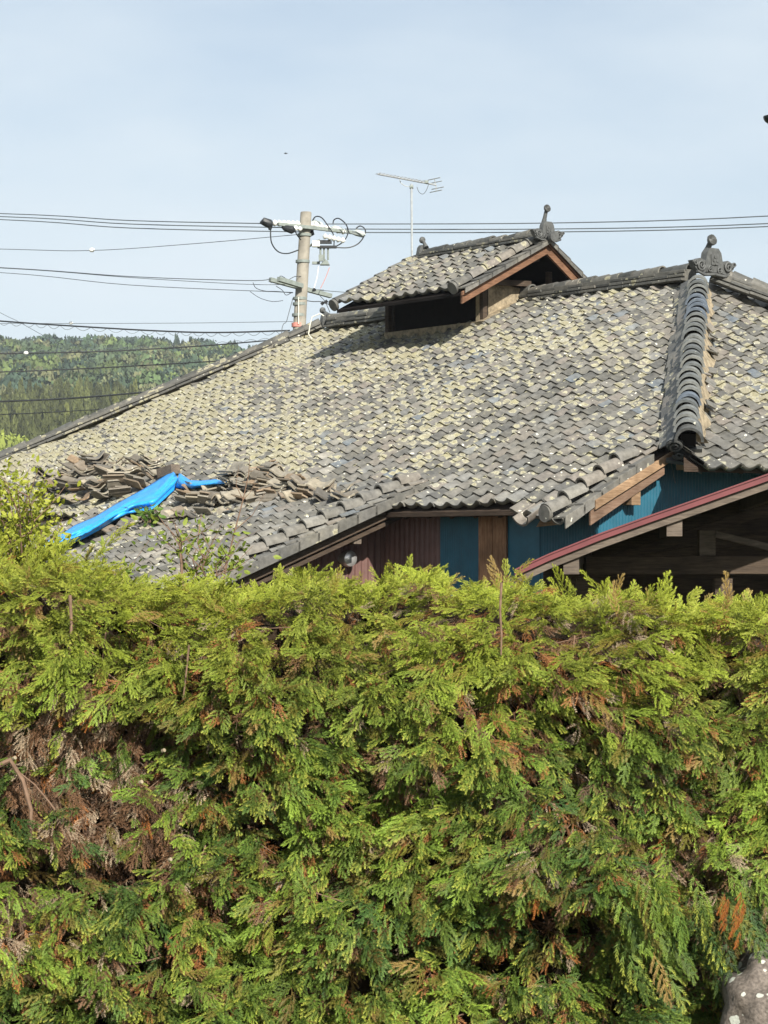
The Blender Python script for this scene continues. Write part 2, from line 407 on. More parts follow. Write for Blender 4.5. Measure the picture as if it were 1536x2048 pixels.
# lower wing
S2 = 0.38; B0 = 0.5; K2 = math.sqrt(1 + S2 * S2)
def lich_wing(u, v): return max(0, min(1, 0.60 - 0.06 * (u + 8) + mnoise.noise(Vector((u * 1.2, v * 1.5, 9))) * 0.4))
tile_field('wing_roof_tiles', M_tile, HOUSE, (0, B0, roofz(B0) - 0.02), (1, 0, 0), (0, 1, S2), [(-8.35, -3.2 * K2), (-2.02, -3.2 * K2), (-2.02, 0.14), (-8.35, 0.14)], lich=lich_wing, seed=5, jit=1.3)
# side plane (faces right)
HC = 2.85
def lich_side(u, v):
    return max(0, min(1, 0.42 + mnoise.noise(Vector((u * .8, v * .8, 1))) * .5 + (0.2 if 1.2 < v < 4 and u > 2.5 else 0) + random.uniform(-.1, .1)))
# u along B, v upslope (towards -A)
EA = 2.08
tile_field('side_roof_tiles', M_tile, HOUSE, (EA, 0, HZ0 + S * (HC - EA) - 0.045), (0, 1, 0), (-1, 0, S),
           [(1.25, -0.06), (14, -0.06), (14, 0.4), (11.4, 5.2 * K), (6.2, 5.15 * K), (0.85, -0.06 + .0)], lich=lich_side, drop=0.05, seed=8)
# decks under the tiles (closed slabs)
d = MB()
def slab(mb, pts, th):
    mb.prism([Vector(p) for p in pts], (0, 0, -th))
slab(d, [(1.2, -0.02, roofz(0) - .09), (1.45, 1.2, roofz(1.2) - .09), (-3.3, 6.12, roofz(6.1) - .09), (-11.8, 6.12, roofz(6.1) - .09), (-16.3, 0.04, roofz(0) - .09)], 0.05)
slab(d, [(-2.0, 0.7, roofz(B0) + .06 - .09), (-2.0, -2.9, roofz(B0) - S2 * (B0 + 2.9) - .09), (-8.3, -2.9, roofz(B0) - S2 * (B0 + 2.9) - .09), (-8.3, 0.7, roofz(B0) + .06 - .09)], 0.04)
zs = lambda a: HZ0 + S * (HC - a)
slab(d, [(2.0, .88, zs(2.0) - .09), (1.95, 12.5, zs(1.95) - .09), (-3.0, 12.3, zs(-3) - .09), (-3.3, 6.1, zs(-3.3) - .09)][::-1], 0.05)
# back slope so the roof is closed
slab(d, [(-3.3, 6.2, roofz(6.1) - .09), (-3.3, 12.3, roofz(0) - .09), (-16.3, 12.3, roofz(0) - .09), (-11.8, 6.2, roofz(6.1) - .09)], 0.05)
slab(d, [(-16.3, 0.1, roofz(0) - .1), (-11.8, 6.15, roofz(6.1) - .1), (-16.3, 12.3, roofz(0) - .1)][::-1], 0.05)
d.build('roof_deck', M_deck, HOUSE)
def rafter(p_, q_): mb_ = MB(); mb_.beam(p_, q_, 0.045, 0.075); mb_.build('rafter', M_deck, HOUSE)
a_ = -15.6
while a_ < 1.3:
    if not (-8.4 < a_ < -2.0): rafter((a_, 0.10, roofz(0.10) - .185), (a_, 1.1, roofz(1.1) - .185))
    a_ += 0.42
b_ = 1.9
while b_ < 6: rafter((1.85, b_, zs(1.85) - .185), (1.36, b_, zs(1.36) - .185)); b_ += 0.42

# ---- walls
def corr_wall(name, m_, p0, p1, z0, z1, pitch, amp, parent, ztop=None):
    """corrugated sheet from p0 to p1 (a,b), ridges vertical, 1 cm thick"""
    p0 = np.array(p0, float); p1 = np.array(p1, float); ln = np.linalg.norm(p1 - p0); dirv = (p1 - p0) / ln; nrm = np.array([dirv[1], -dirv[0]])
    n = int(ln / pitch * 6); V = []; Fa = []
    for side in (0, 1):
        for i in range(n + 1):
            s_ = ln * i / n; off = amp * math.sin(2 * math.pi * s_ / pitch) - side * 0.02
            xy = p0 + dirv * s_ + nrm * off
            zt = z1 if ztop is None else ztop(xy[0], xy[1])
            V.append((xy[0], xy[1], z0)); V.append((xy[0], xy[1], zt))
    h = 2 * (n + 1)
    for i in range(n):
        Fa.append((2 * i, 2 * i + 2, 2 * i + 3, 2 * i + 1)); Fa.append((h + 2 * i, h + 2 * i + 1, h + 2 * i + 3, h + 2 * i + 2))
        Fa.append((2 * i + 1, 2 * i + 3, h + 2 * i + 3, h + 2 * i + 1))
    mb = MB(); mb.v = V; mb.f = Fa; return mb.build(name, m_, parent)
WB = 0.34
corr_wall('blue_tin_wall', M_blue, (-1.38, WB), (-.66, WB), 0.0, 0, 0.032, 0.006, HOUSE, ztop=lambda a, b: roofz(WB) - .16)
corr_wall('brown_tin_front', M_brown, (-2.52, WB), (-1.385, WB), 0.0, 0, 0.095, 0.012, HOUSE, ztop=lambda a, b: roofz(WB) - .16)
wb = MB(); wb.box((.0, WB + .01, (roofz(WB) - .16) / 2), (.70, 0.03, roofz(WB) - .16))
corr_wall('blue_tin_wall', M_blue, (.36, WB), (1.29, WB), 0.0, 0, 0.045, 0.008, HOUSE, ztop=lambda a, b: roofz(WB) - .16)
wb.build('flat_blue_wall', M_blue, HOUSE)
pn = MB()
for k_ in range(2): pn.box((-.66 + .12 + .245 * k_, WB - .02, 1.34), (0.235, 0.025, 2.68))
pn.build('wood_panel', M_panel, HOUSE, bevel=.003)
# fin wall and side wall, facing right
corr_wall('side_blue_tin_wall', M_blue, (1.30, 0.33), (1.30, 9.0), 0.0, 0, 0.045, 0.008, HOUSE, ztop=lambda a, b: min(roofz(b) - .17, zs(1.30) - .17))
bm_ = MB(); bm_.box((1.295, 0.325, 1.2), (.03, .03, 2.4)); bm_.build('wall_corner_trim', M_blue, HOUSE)
wing_z = lambda b: roofz(B0) - S2 * (B0 - b)
corr_wall('brown_tin_wall', M_brown, (-2.52, -2.45), (-2.52, 0.34), 0.0, 0, 0.095, 0.016, HOUSE, ztop=lambda a, b: min(wing_z(b), 9) - .16)
iw = MB()
iw.box((-5.3, -2.4, .7), (5.9, .08, 1.4)); iw.box((-8.0, -.9, .8), (.08, 3.0, 1.6)); iw.box((-12.2, .75, 1.15), (8.3, .1, 2.3)); iw.box((-5.5, .75, 1.1), (6.4, .1, 2.2))
iw.box((-15.9, 6.2, 1.15), (.1, 11, 2.3)); iw.box((-7.5, 11.6, 1.15), (17, .1, 2.3))
iw.build('plank_walls', M_darkwood, HOUSE)
# ---- boards
bb = MB()
for k_, (o_, hh) in enumerate(((0.0, .085), (-.015, .15))):
    pass
def barge(mb, a, b0_, b1_, zf, h, t, off=0):
    mb.prism([(a, b0_, zf(b0_) + off), (a, b1_, zf(b1_) + off), (a, b1_, zf(b1_) + off - h), (a, b0_, zf(b0_) + off - h)], (t, 0, 0))
vz = lambda b: roofz(b)
barge(bb, 1.47, 0.10, 1.22, lambda b: roofz(b) - .03 - .04 * (b > 1), .10, .035, -.02)
bb.build('upper_bargeboard', M_board, HOUSE, bevel=.004)
bb = MB(); barge(bb, 1.44, 0.06, 1.12, roofz, .15, .03, -.142); bb.build('lower_bargeboard', M_board2, HOUSE, bevel=.004)
bb = MB(); bb.box((1.38, 0.72, roofz(.72) - .34), (.15, .13, .15)); bb.build('purlin_end', M_board, HOUSE, bevel=.006)
bb = MB(); bb.prism([(0.85, -.06, roofz(0) - .16), (1.38, -.10, roofz(0) - .13), (1.38, -.10, roofz(0) - .18), (1.1, -.08, roofz(0) - .25), (0.75, -.06, roofz(0) - .27)], (0, .03, 0)); bb.build('eave_fascia', M_board, HOUSE)
bb = MB(); bb.box((-.2, .06, roofz(0) - .125), (2.6, .03, .045)); bb.build('eave_batten', M_deck, HOUSE)
bb = MB(); bb.box((-12.4, .02, roofz(0) - .15), (7.8, .03, .06)); bb.build('eave_batten', M_grey, HOUSE)
# wing verge: board, purlins
bb = MB(); barge(bb, -1.98, -2.9, .62, wing_z, .12, .03, -.11); barge(bb, -2.05, -2.9, .62, wing_z, .05, .05, -.27)
bb.build('wing_bargeboard', M_darkwood, HOUSE)
for b_ in (-.35, -1.3, -2.25):
    bb = MB(); bb.box((-2.27, b_, wing_z(b_) - .33), (.48, .11, .11)); bb.build('wing_purlin_end', M_grey, HOUSE, bevel=.005)
gt = MB()
gt.halfcyl((-16, -0.10, roofz(0) - .12), (-8.45, -0.10, roofz(0) - .15), .055, .055, (0, 0, -1), th=.006)
gt.build('gutter', M_conc, HOUSE, smooth=True)

# ---- ridges
def rnd_attrs(mb, marks):
    r_ = np.zeros(len(mb.v)); l_ = np.zeros(len(mb.v))
    for (i0, i1, rv, lv) in marks: r_[i0:i1] = rv; l_[i0:i1] = lv
    return {'rnd': r_, 'lich': l_}
def ridge(name, p, q, parent, capr=.10, courses=2, cw=.17, ch=.055, caplen=.27, mat_=None, lich=.45, up=(0, 0, 1), curve=0.0, seg=.28, wob=.006):
    """stacked flat course tiles with a row of round cap tiles on top"""
    p = Vector(p); q = Vector(q); ln = (q - p).length; x = (q - p).normalized(); up = Vector(up); up = (up - x * up.dot(x)).normalized(); w = x.cross(up)
    cb = MB(); mk = []; z0 = 0
    for c in range(courses):
        wd = cw - c * .028; n = int(ln / seg)
        for i in range(n):
            s0 = ln * i / n; s1 = ln * (i + 1) / n - .006
            j = random.gauss(0, wob); i0 = len(cb.v)
            cc = p + x * ((s0 + s1) / 2) + up * (z0 + ch / 2 + j * .5 + curve * ((s0 / ln * 2 - 1) ** 2)) + w * j * 1.4
            M_ = Matrix((x, w, up)).transposed() @ Matrix.Rotation(random.gauss(0, .012), 3, 'Y')
            cb.box(cc, (s1 - s0, 2 * wd, ch * .62), M_)
            mk.append((i0, len(cb.v), random.random(), max(0, min(1, lich + random.uniform(-.25, .35)))))
        z0 += ch
    i0 = len(cb.v); cb.beam(p + up * (z0 / 2), q + up * (z0 / 2), 2 * cw - .12, z0 * .98, up); mk.append((i0, len(cb.v), .5, .1))
    co = cb.build(name + '_course', mat_ or M_tile_ridge, parent, bevel=.004, attrs=rnd_attrs(cb, mk))
    kb = MB(); mk = []; n = int(ln / caplen)
    for i in range(n):
        s0 = ln * i / n - .01; s1 = ln * (i + 1) / n
        cv = curve * ((s0 / ln * 2 - 1) ** 2); i0 = len(kb.v); j = random.gauss(0, wob); j2 = random.gauss(0, wob * 1.2)
        zz = up * (z0 - .01 + cv)
        kb.halfcyl(p + x * s0 + zz + w * j + up * j2, p + x * (s1 + .02) + zz + w * j + up * (j2 - .012), capr, capr * .91, up, th=.02, n=8, ang=1.05)
        mk.append((i0, len(kb.v), random.random(), max(0, min(1, lich + random.uniform(-.3, .35)))))
    kb.build(name + '_cap', mat_ or M_tile_ridge, co, smooth=True, attrs=rnd_attrs(kb, mk))
    return co
RT = roofz(6.15)
ridge('main_ridge', (-3.2, 6.15, RT - .05), (-6.75, 6.15, RT - .05), HOUSE, courses=3, lich=.30)
ridge('main_ridge_left', (-11.55, 6.15, RT - .05), (-9.3, 6.15, RT - .05), HOUSE, courses=3, lich=.35).name = 'main_ridge_course'
# left hip, seen from the side
upA = Vector((0, 0, 1))
ridge('left_hip', (-11.75, 6.1, RT - .04), (-15.2, 1.35, roofz(1.35) - .02), HOUSE, courses=2, lich=.55, capr=.085)
# right rear hip
ridge('rear_hip', (-3.0, 6.3, RT - .06), (1.9, 11.2, zs(1.9) - .02), HOUSE, courses=3, lich=.25, mat_=M_tile_ridge)
# right front hip : caps in a close row, course tiles on the left flank, mud on the right
hp0 = Vector((1.74, 1.20, zs(1.74) + .02)); hp1 = Vector((-2.78, 5.88, zs(-2.78) + .02))
hx = (hp1 - hp0).normalized(); hup = Vector((0, 0, 1)); hup = (hup - hx * hup.z).normalized(); hw = hx.cross(hup)   # hw points to ...
if hw.dot(Vector((-1, -1, 0))) < 0: hw = -hw                # left/front side
hl = (hp1 - hp0).length
mb = MB(); n = 40
prev = None; ring = []
for i in range(n + 1):
    c = hp0 + hx * (.16 + (hl - .16) * i / n); j = random.uniform(-.02, .02)
    ring.append([c - hw * (.24 + j * 2.4 + (0.05 if 12 < i < 22 and i % 3 else 0)) - hup * .05, c - hw * (.165 + j) + hup * (.10 + j), c - hw * .10 + hup * .21, c + hw * .10 + hup * .20, c + hw * .19 - hup * .06])
vs = [v for r_ in ring for v in r_]; fs = []
for i in range(n):
    for k_ in range(4): fs.append((i * 5 + k_, i * 5 + k_ + 1, (i + 1) * 5 + k_ + 1, (i + 1) * 5 + k_))
fs.append((0, 1, 2, 3, 4)); mb.add(vs, fs); hipo = mb.build('hip_mortar', M_mud, HOUSE, smooth=True)
mb = MB(); mk = []; n = 27
for i in range(n):
    s0 = hl * i / n - .03; s1 = hl * (i + 1) / n + .01; j = random.gauss(0, .008) + .02 * math.sin(i * .12 + 1.2); i0 = len(mb.v)
    r_ = .145 + random.uniform(-.006, .006)
    mb.halfcyl(hp0 + hx * s0 + hup * (.205 + random.gauss(0, .006)) + hw * (j + random.gauss(0, .006)), hp0 + hx * (s1 + .02) + hup * .155 + hw * j, r_, r_ * .84, hup, th=.028, n=10, ang=.95)
    mk.append((i0, len(mb.v), random.choice([.1, .3, .4, .55, .6, .7, .2, .45]) if i not in (4, 20, 21, 22, 19) else .9, random.uniform(.0, .5)))
mb.build('hip_cap_tiles', M_tile_hip, hipo, smooth=True, attrs=rnd_attrs(mb, mk))
mb = MB(); mk = []; n = 15
for i in range(n):
    for row in range(2):
        s0 = hl * (i + .5 * row) / n; i0 = len(mb.v)
        c = hp0 + hx * (s0 + hl / n / 2) + hw * (.215 + .07 * (1 - row) + random.uniform(-.015, .015)) + hup * (.02 + .085 * row)
        Mx = Matrix((hx, hw, hup)).transposed() @ Matrix.Rotation(random.gauss(0, .03) - .10, 3, 'Y') @ Matrix.Rotation(random.gauss(0, .05), 3, 'Z') @ Matrix.Rotation(-R(38), 3, 'X')
        mb.box(c, (hl / n * .97, .24 if row == 0 else .17, .022), Mx)
        mk.append((i0, len(mb.v), random.choice([.1, .25, .45, .55, .65, .35]), random.uniform(0.1, .5)))
mb.build('hip_flank_tiles', M_tile, hipo, bevel=.004, attrs=rnd_attrs(mb, mk))
for i in range(20):
    mb = MB(); s0 = random.uniform(.05, .8) * hl if i > 8 else random.uniform(.15, .55) * hl
    c = hp0 + hx * s0 - hw * (.24 + random.uniform(-.07, .06)) + hup * random.uniform(-.02, .10)
    Mx = Matrix((hx, hw, hup)).transposed() @ Matrix.Rotation(random.gauss(0, .4), 3, 'Z') @ Matrix.Rotation(R(38) + random.gauss(0, .2), 3, 'X')
    mb.box(c, (random.uniform(.08, .24), random.uniform(.10, .18), .025), Mx)
    mb.build('broken_tile', M_tile, hipo, bevel=.004, attrs=rnd_attrs(mb, [(0, 8, random.choice([.2, .4, .68, .7, .55]), .3)]))

# ---- round verge tiles
def verge(name, a, b0_, b1_, zf, parent, r=.092, ln=.27, side=1, lich=.15, flaps=True, matv=None):
    mb = MB(); mk = []; n = max(1, int(round((b1_ - b0_) / ln)))
    for i in range(n):
        s0 = b0_ + (b1_ - b0_) * i / n; s1 = b0_ + (b1_ - b0_) * (i + 1) / n; i0 = len(mb.v); j = random.gauss(0, .006)
        mb.halfcyl((a + j, s0 - .02, zf(s0) + .035 + .045), (a + j, s1 + .02, zf(s1) + .042), r, r * .9, (0, -.3, 1), th=.02, n=8, ang=1.1)
        mk.append((i0, len(mb.v), random.choice([.3, .5, .6, .72, .8, .93]), random.uniform(0, lich * 2)))
    vo = mb.build(name, matv or M_tile, parent, smooth=True, attrs=rnd_attrs(mb, mk))
    if flaps:
        mb = MB(); mk = []
        for i in range(n):
            s0 = b0_ + (b1_ - b0_) * i / n; s1 = b0_ + (b1_ - b0_) * (i + 1) / n + .03
            a1 = a + side * .10; a2 = a + side * .27; i0 = len(mb.v); th = .02; u_ = .03
            top = [(a1, s0, zf(s0) + u_ - .01), (a2, s0, zf(s0) + u_), (a2, s1, zf(s1) + .008), (a1, s1, zf(s1) - .002)]
            mb.prism(top, (0, 0, -th))
            mb.prism([(a2, s0, zf(s0) + u_), (a2, s1, zf(s1) + .008), (a2, s1, zf(s1) - .10), (a2, s0, zf(s0) + u_ - .13)], (side * .02, 0, 0))
            mk.append((i0, len(mb.v), random.choice([.3, .5, .2, .1]), random.uniform(0, lich * 2.5)))
        mb.build(name + '_edge', matv or M_tile, vo, bevel=.003, attrs=rnd_attrs(mb, mk))
    return vo
verge('right_verge_tiles', 1.20, -.30, .92, lambda b: roofz(b) - .05 * max(0, .55 - b), HOUSE, lich=.08)
verge('wing_verge_tiles', -2.10, -2.95, .55, wing_z, HOUSE, lich=.15)
# drooping corner tile and end caps
mb = MB(); mk = []
mb.halfcyl((0.80, -.34, roofz(-.2) - .05), (0.80, -.05, roofz(0) + .0), .13, .12, (0, 0, -1), th=.022, n=8, ang=.9); mk.append((0, len(mb.v), .7, .1)); i0 = len(mb.v)
mb.tube([(1.2, -.30, roofz(-.3) + .02), (1.2, -.345, roofz(-.3) + .015)], .09, 14); mb.halfcyl((1.36, -.32, roofz(-.25) - .04), (1.36, -.02, roofz(0) - .02), .10, .1, (0, 0, -1), th=.02, n=8, ang=.8)
mk.append((i0, len(mb.v), .35, .15)); mb.build('corner_tile', M_tile, HOUSE, smooth=True, attrs=rnd_attrs(mb, mk))

# ---- ornaments
def spiral(mb, c, U, V, Nn, r, turns=1.6, th=.018, sgn=1):
    pts = []; rr = []
    for i in range(26):
        t_ = i / 25; a = sgn * t_ * turns * 2 * math.pi; rad = r * (1 - .80 * t_)
        pts.append(Vector(c) + Vector(U) * (math.cos(a) * rad) + Vector(V) * (math.sin(a) * rad) + Vector(Nn) * (.02 + .02 * t_)); rr.append(th * (1 - .35 * t_))
    mb.tube(pts, rr, 6)
def ornament(name, parent, loc, yaw, s=1.0, wings=True, disc=True, crest=True, discdir=(.62, 0, .78), disclen=.30):
    """ridge end tile: faces local +X"""
    root = MB(); X = Vector((1, 0, 0)); Yv = Vector((0, 1, 0)); Z = Vector((0, 0, 1))
    body = [(-.17, 0), (.17, 0), (.19, .12), (.15, .30), (.09, .37), (-.09, .37), (-.15, .30), (-.19, .12)]
    root.prism([Vector((-.07, y, z)) for y, z in body], (.13, 0, 0))
    ins = [(-.075, .11), (.075, .11), (.085, .27), (.0, .31), (-.085, .27)]
    root.prism([Vector((.055, y, z)) for y, z in ins], (.022, 0, 0))
    if crest:
        for (yy, zz, rr_) in ((0, .235, .03), (-.035, .18, .024), (.035, .18, .024)): root.tube([Vector((.07, yy, zz)), Vector((.09, yy, zz))], rr_, 8)
        root.tube([Vector((.085, 0, .115)), Vector((.085, 0, .2))], .012, 5)
    if wings:
        for sg in (-1, 1):
            pr = [(sg * .15, .0), (sg * .30, -.03), (sg * .42, .07), (sg * .46, .16), (sg * .38, .17), (sg * .30, .20), (sg * .17, .17)]
            root.prism([Vector((-.05, y, z)) for y, z in pr], (.10, 0, 0))
            spiral(root, (.045, sg * .29, .09), Yv, Z, X, .085, 1.7, .020, sg)
            spiral(root, (.045, sg * .10, .04), Yv, Z, X, .055, 1.5, .016, -sg)
            spiral(root, (.045, sg * .41, .13), Yv, Z, X, .045, 1.2, .014, sg)
            root.tube([Vector((.05, sg * .36, .0)), Vector((.06, sg * .22, -.05)), Vector((.06, 0, -.03))], .025, 6)
    R_ = Matrix.Rotation(yaw, 3, 'Z')
    root.v = [tuple(R_ @ (Vector(v) * s) + Vector(loc)) for v in root.v]
    o = root.build(name, M_orn, parent, smooth=True)
    if disc:
        db = MB(); dd_ = Vector(discdir).normalized(); p_ = Vector((-.12, 0, .30)); 
        db.tube([p_, p_ + dd_ * disclen * .5 + Vector((0, 0, .0)), p_ + dd_ * disclen + Vector((.02, 0, .02))], [.07, .045, .04], 10)
        e_ = p_ + dd_ * disclen + Vector((.03, 0, .02)); fx = Vector((1, 0, .25)).normalized()
        db.tube([e_ - fx * .05, e_ - fx * .01, e_ + fx * .03, e_ + fx * .03], [.05, .085, .085, .06], 18); db.tube([e_ + fx * .03, e_ + fx * .037], .03, 8)
        db.v = [tuple(R_ @ (Vector(v) * s) + Vector(loc)) for v in db.v]
        db.build('ridge_end_disc', M_orn, o, smooth=True)
    return o
ornament('ridge_ornament', HOUSE, (-2.80, 6.15, RT + .03), 0, .88, discdir=(.45, 0, .9), disclen=.20)
ornament('ridge_ornament', HOUSE, (-11.7, 6.15, RT - .02), math.pi, .62, wings=False, crest=False, discdir=(.8, 0, .45))
# hip end ornament
mb = MB(); he = hp0 - hx * .06; fx = -hx
Mh = Matrix((fx, hw, hup)).transposed()
for c_, r_ in (((0, .17, .06), .10),):
    tmp = MB(); spiral(tmp, (.02, .16, .02), (0, 1, 0), (0, 0, 1), (1, 0, 0), .10, 1.8, .026, 1); spiral(tmp, (.02, .12, -.13), (0, 1, 0), (0, 0, 1), (1, 0, 0), .07, 1.3, .022, -1)
    tmp.tube([(-.22, .17, .05), (.02, .17, .03)], .115, 12); tmp.tube([(-.2, .1, -.13), (.0, .1, -.13)], .09, 10)
    tmp.tube([(.06, -.03, -.1), (.12, -.05, -.22), (.10, -.12, -.38), (.05, -.16, -.44)], .018, 6)
    tmp.box((-.03, -.06, -.12), (.12, .24, .18))
    tmp.box((.0, .16, -.24), (.16, .26, .05), Matrix.Rotation(.2, 3, 'X'))
    mb.add([he + Mh @ Vector(v) for v in tmp.v], tmp.f)
mb.build('hip_end_ornament', M_orn, HOUSE, smooth=True)
mb = MB(); mb.box(he - fx * .16 + hup * .10, (.30, .20, .22), Mh); mb.build('hip_hollow_shade', M_shade, HOUSE)  # black filler block, paints the hollow end of the hip as shade
mb = MB(); mb.halfcyl(he - fx * .30 + hup * .17 - hw * .02, he + fx * .10 + hup * .14 - hw * .02, .13, .155, hup, th=.03, n=12, ang=1.05); mb.build('hip_end_cap', M_orn, HOUSE, smooth=True)
mb = MB(); mb.box(he + Mh @ Vector((-.1, -.16, -.30)), (.14, .12, .10), Mh); mb.box(he + Mh @ Vector((-.1, .10, -.34)), (.3, .12, .1), Mh); mb.build('broken_eave_timber', M_board, HOUSE, bevel=.01)
mb = MB(); pts = [he + Mh @ Vector((0, .25 - .02 * k_, -.2 - .11 * k_)) + Vector((.012 * math.sin(k_ * 1.3), 0, 0)) for k_ in range(5)]; mb.tube(pts, .004, 4); mb.build('hanging_wire', M_wire, HOUSE)

# ---- dormer (raised smoke vent)
DZ = 6.11 - ZG; DS = .52; DB = 6.15
dz = lambda b: DZ - (DS if b < DB else .72) * abs(b - DB)
DK = math.sqrt(1 + DS * DS)
w_ = MB()
w_.box((-6.70, 6.15, roofz(5.2) + .55), (.08, 1.75, 1.0))
w_.box((-7.7, 5.30, roofz(5.30) + .0), (2.4, .14, .13)); w_.box((-7.75, 6.95, roofz(5.3) + .45), (2.3, .08, .8)); w_.box((-6.58, 5.55, roofz(5.5) + .05), (.18, .7, .12), Matrix.Rotation(.45, 3, 'X'))
w_.v = [(x, y, min(z, dz(y) - .14)) for x, y, z in w_.v]
dorm = w_.build('dormer', M_mud, HOUSE)
w_ = MB()
for a_ in (-6.62, -8.9): w_.box((a_, 5.32, roofz(5.3) + .34), (.08, .08, .62))
w_.box((-8.9, 6.15, roofz(5.2) + .5), (.06, 1.5, .8)); w_.box((-7.75, 5.32, dz(5.32) - .20), (2.5, .10, .12)); w_.box((-7.75, 6.9, dz(6.9) - .2), (2.5, .1, .12))
w_.box((-7.75, 6.15, dz(6.15) - .22), (2.7, .12, .14))
w_.beam((-6.54, 5.3, dz(5.3) - .2), (-6.54, 6.15, roofz(6.1) + .25), .06, .08); w_.box((-6.52, 6.5, roofz(6.1) + .2), (.07, .07, .5))
w_.build('dormer_frame', M_darkwood, dorm)
w_ = MB(); w_.box((-7.75, 5.42, roofz(5.3) + .42), (2.2, .03, .74)); w_.build('dormer_opening_shade', M_shade, dorm)  # black sheet added so the vent opening looks deeply shaded
ml = lambda u, v: max(0, min(1, .50 - .10 * (u + 7.8) + mnoise.noise(Vector((u * 1.5, v * 2, 3))) * .4))
tile_field('dormer_roof_tiles', M_tile, dorm, (-6.32 - .27 * 11.4, DB - 1.57, dz(DB - 1.57) - .0), (1, 0, 0), (0, 1, DS), [(0.20, -.02), (3.05, -.02), (3.05, 1.72 * DK * .95), (.20, 1.72 * DK * .95)], lich=lambda u, v: ml(u - 9.4, v), seed=11, drop=.05, tn=.035)
tile_field('dormer_roof_tiles', M_tile, dorm, (-6.32, DB + 1.62, dz(DB + 1.62)), (-1, 0, 0), (0, -1, .72), [(0.0, -.05), (3.1, -.05), (3.1, 1.72 * DK * .95), (.0, 1.72 * DK * .95)], seed=12)
w_ = MB()
for sg in (-1, 1):
    slab(w_, [(-6.2, DB, DZ - .05), (-6.2, DB + sg * 1.6, dz(DB + sg * 1.6) - .05), (-9.2, DB + sg * 1.6, dz(DB + sg * 1.6) - .05), (-9.2, DB, DZ - .05)][::-sg], .045)
w_.build('dormer_deck', M_shade, dorm)  # real deck, coloured black to paint the shade under the eaves
w_ = MB()
for sg in (-1, 1):
    w_.prism([(-6.20, DB, DZ - .06), (-6.20, DB + sg * 1.60, dz(DB + sg * 1.60) - .06), (-6.20, DB + sg * 1.60, dz(DB + sg * 1.60) - .21), (-6.20, DB, DZ - .21)][::sg], (.045, 0, 0))
    w_.prism([(-6.17, DB, DZ - .03), (-6.17, DB + sg * 1.62, dz(DB + sg * 1.62) - .03), (-6.17, DB + sg * 1.62, dz(DB + sg * 1.62) - .085), (-6.17, DB, DZ - .085)][::sg], (.045, 0, 0))
w_.build('dormer_bargeboard', M_barge, dorm, bevel=.004)
for sg, aa in ((-1, -6.34), (-1, -9.25), (1, -6.34), (1, -9.25)):
    mb = MB(); mk = []
    for rr_ in (.088,):
        for i in range(6):
            s0 = DB + sg * (1.60 - .27 * i); s1 = DB + sg * (1.60 - .27 * (i + 1)); i0 = len(mb.v)
            mb.halfcyl((aa, s0, dz(s0) + .06), (aa, s1, dz(s1) + .045), rr_, rr_ * .9, (0, 0, 1), th=.02, n=8, ang=1.1)
            mk.append((i0, len(mb.v), random.random() * .8, random.uniform(.1, .7)))
        i0 = len(mb.v); s0 = DB + sg * 1.62; dn = Vector((0, sg, -DS)).normalized()
        c = Vector((aa, s0, dz(s0) + .045)); mb.tube([c - dn * .02, c + dn * .025], .095, 16); mk.append((i0, len(mb.v), .1, .1))
    for i in range(7 if aa > -7 else 0):
        s0 = DB + sg * (1.60 - .24 * i); s1 = DB + sg * max(0, (1.60 - .24 * (i + 1)) - .02); i0 = len(mb.v)
        top = [(-6.26, s0, dz(s0) + .03), (-6.08, s0, dz(s0) + .03), (-6.08, s1, dz(s1) + .008), (-6.26, s1, dz(s1))]
        mb.prism(top[::sg], (0, 0, -.02)); mb.prism([(-6.10, s0, dz(s0) + .03), (-6.10, s1, dz(s1) + .01), (-6.10, s1, dz(s1) - .06), (-6.10, s0, dz(s0) - .06)][::sg], (.02, 0, 0))
        mk.append((i0, len(mb.v), random.random() * .6, .25))
    mb.build('dormer_verge_tiles', M_tile, dorm, smooth=True, attrs=rnd_attrs(mb, mk))
def sub_ridge(p, q, **kw):
    # two sub-parts of the dormer: courses and caps side by side
    o = ridge('dormer_ridge', p, q, dorm, **kw)
    for c in list(o.children): c.parent = dorm
sub_ridge((-6.25, DB, DZ + .0), (-9.05, DB, DZ + .0), courses=2, lich=.4, capr=.095, cw=.16, ch=.05)
o1 = ornament('dormer_ridge_ornament', dorm, (-6.16, DB, DZ + .02), 0, .66, discdir=(.25, 0, .95), disclen=.36)
for c in list(o1.children): c.parent = dorm
o2 = ornament('dormer_ridge_ornament', dorm, (-9.1, DB, DZ - .0), math.pi, .62, wings=False, crest=False, discdir=(.5, 0, .8), disclen=.22)
for c in list(o2.children): c.parent = dorm
mb = MB(); mb.tube([(-6.05, DB, DZ + .03), (-5.99, DB, DZ + .03)], .08, 16); mb.build('dormer_gable_disc', M_orn, dorm)
# ---- vent hood on the brown wall
mb = MB()
for k_ in range(1):
    c = Vector((-2.46, -.20, 2.07)); mb.tube([c + Vector((-.08, 0, 0)), c + Vector((0.04, 0, 0)), c + Vector((.09, 0, 0)), c + Vector((.115, 0, 0)), c + Vector((.12, 0, 0))], [.07, .10, .09, .05, .004], 18)
mb.build('vent_hood', M_alum, HOUSE, smooth=True)
# cables on the roof
mb = MB(); c0 = at(640, 630, 37.4); 
def to_local(v):
    v = Vector(v) - P0; return Vector((v.dot(A), v.dot(B), v.z + P0.z - ZG))
pts = [to_local(at(x, y, 37.3)) for x, y in ((648, 632), (640, 627), (624, 634), (620, 650), (617, 668), (624, 678))]
mb.tube(pts, .010, 6); mb.build('cable', M_pvc, HOUSE, smooth=True)
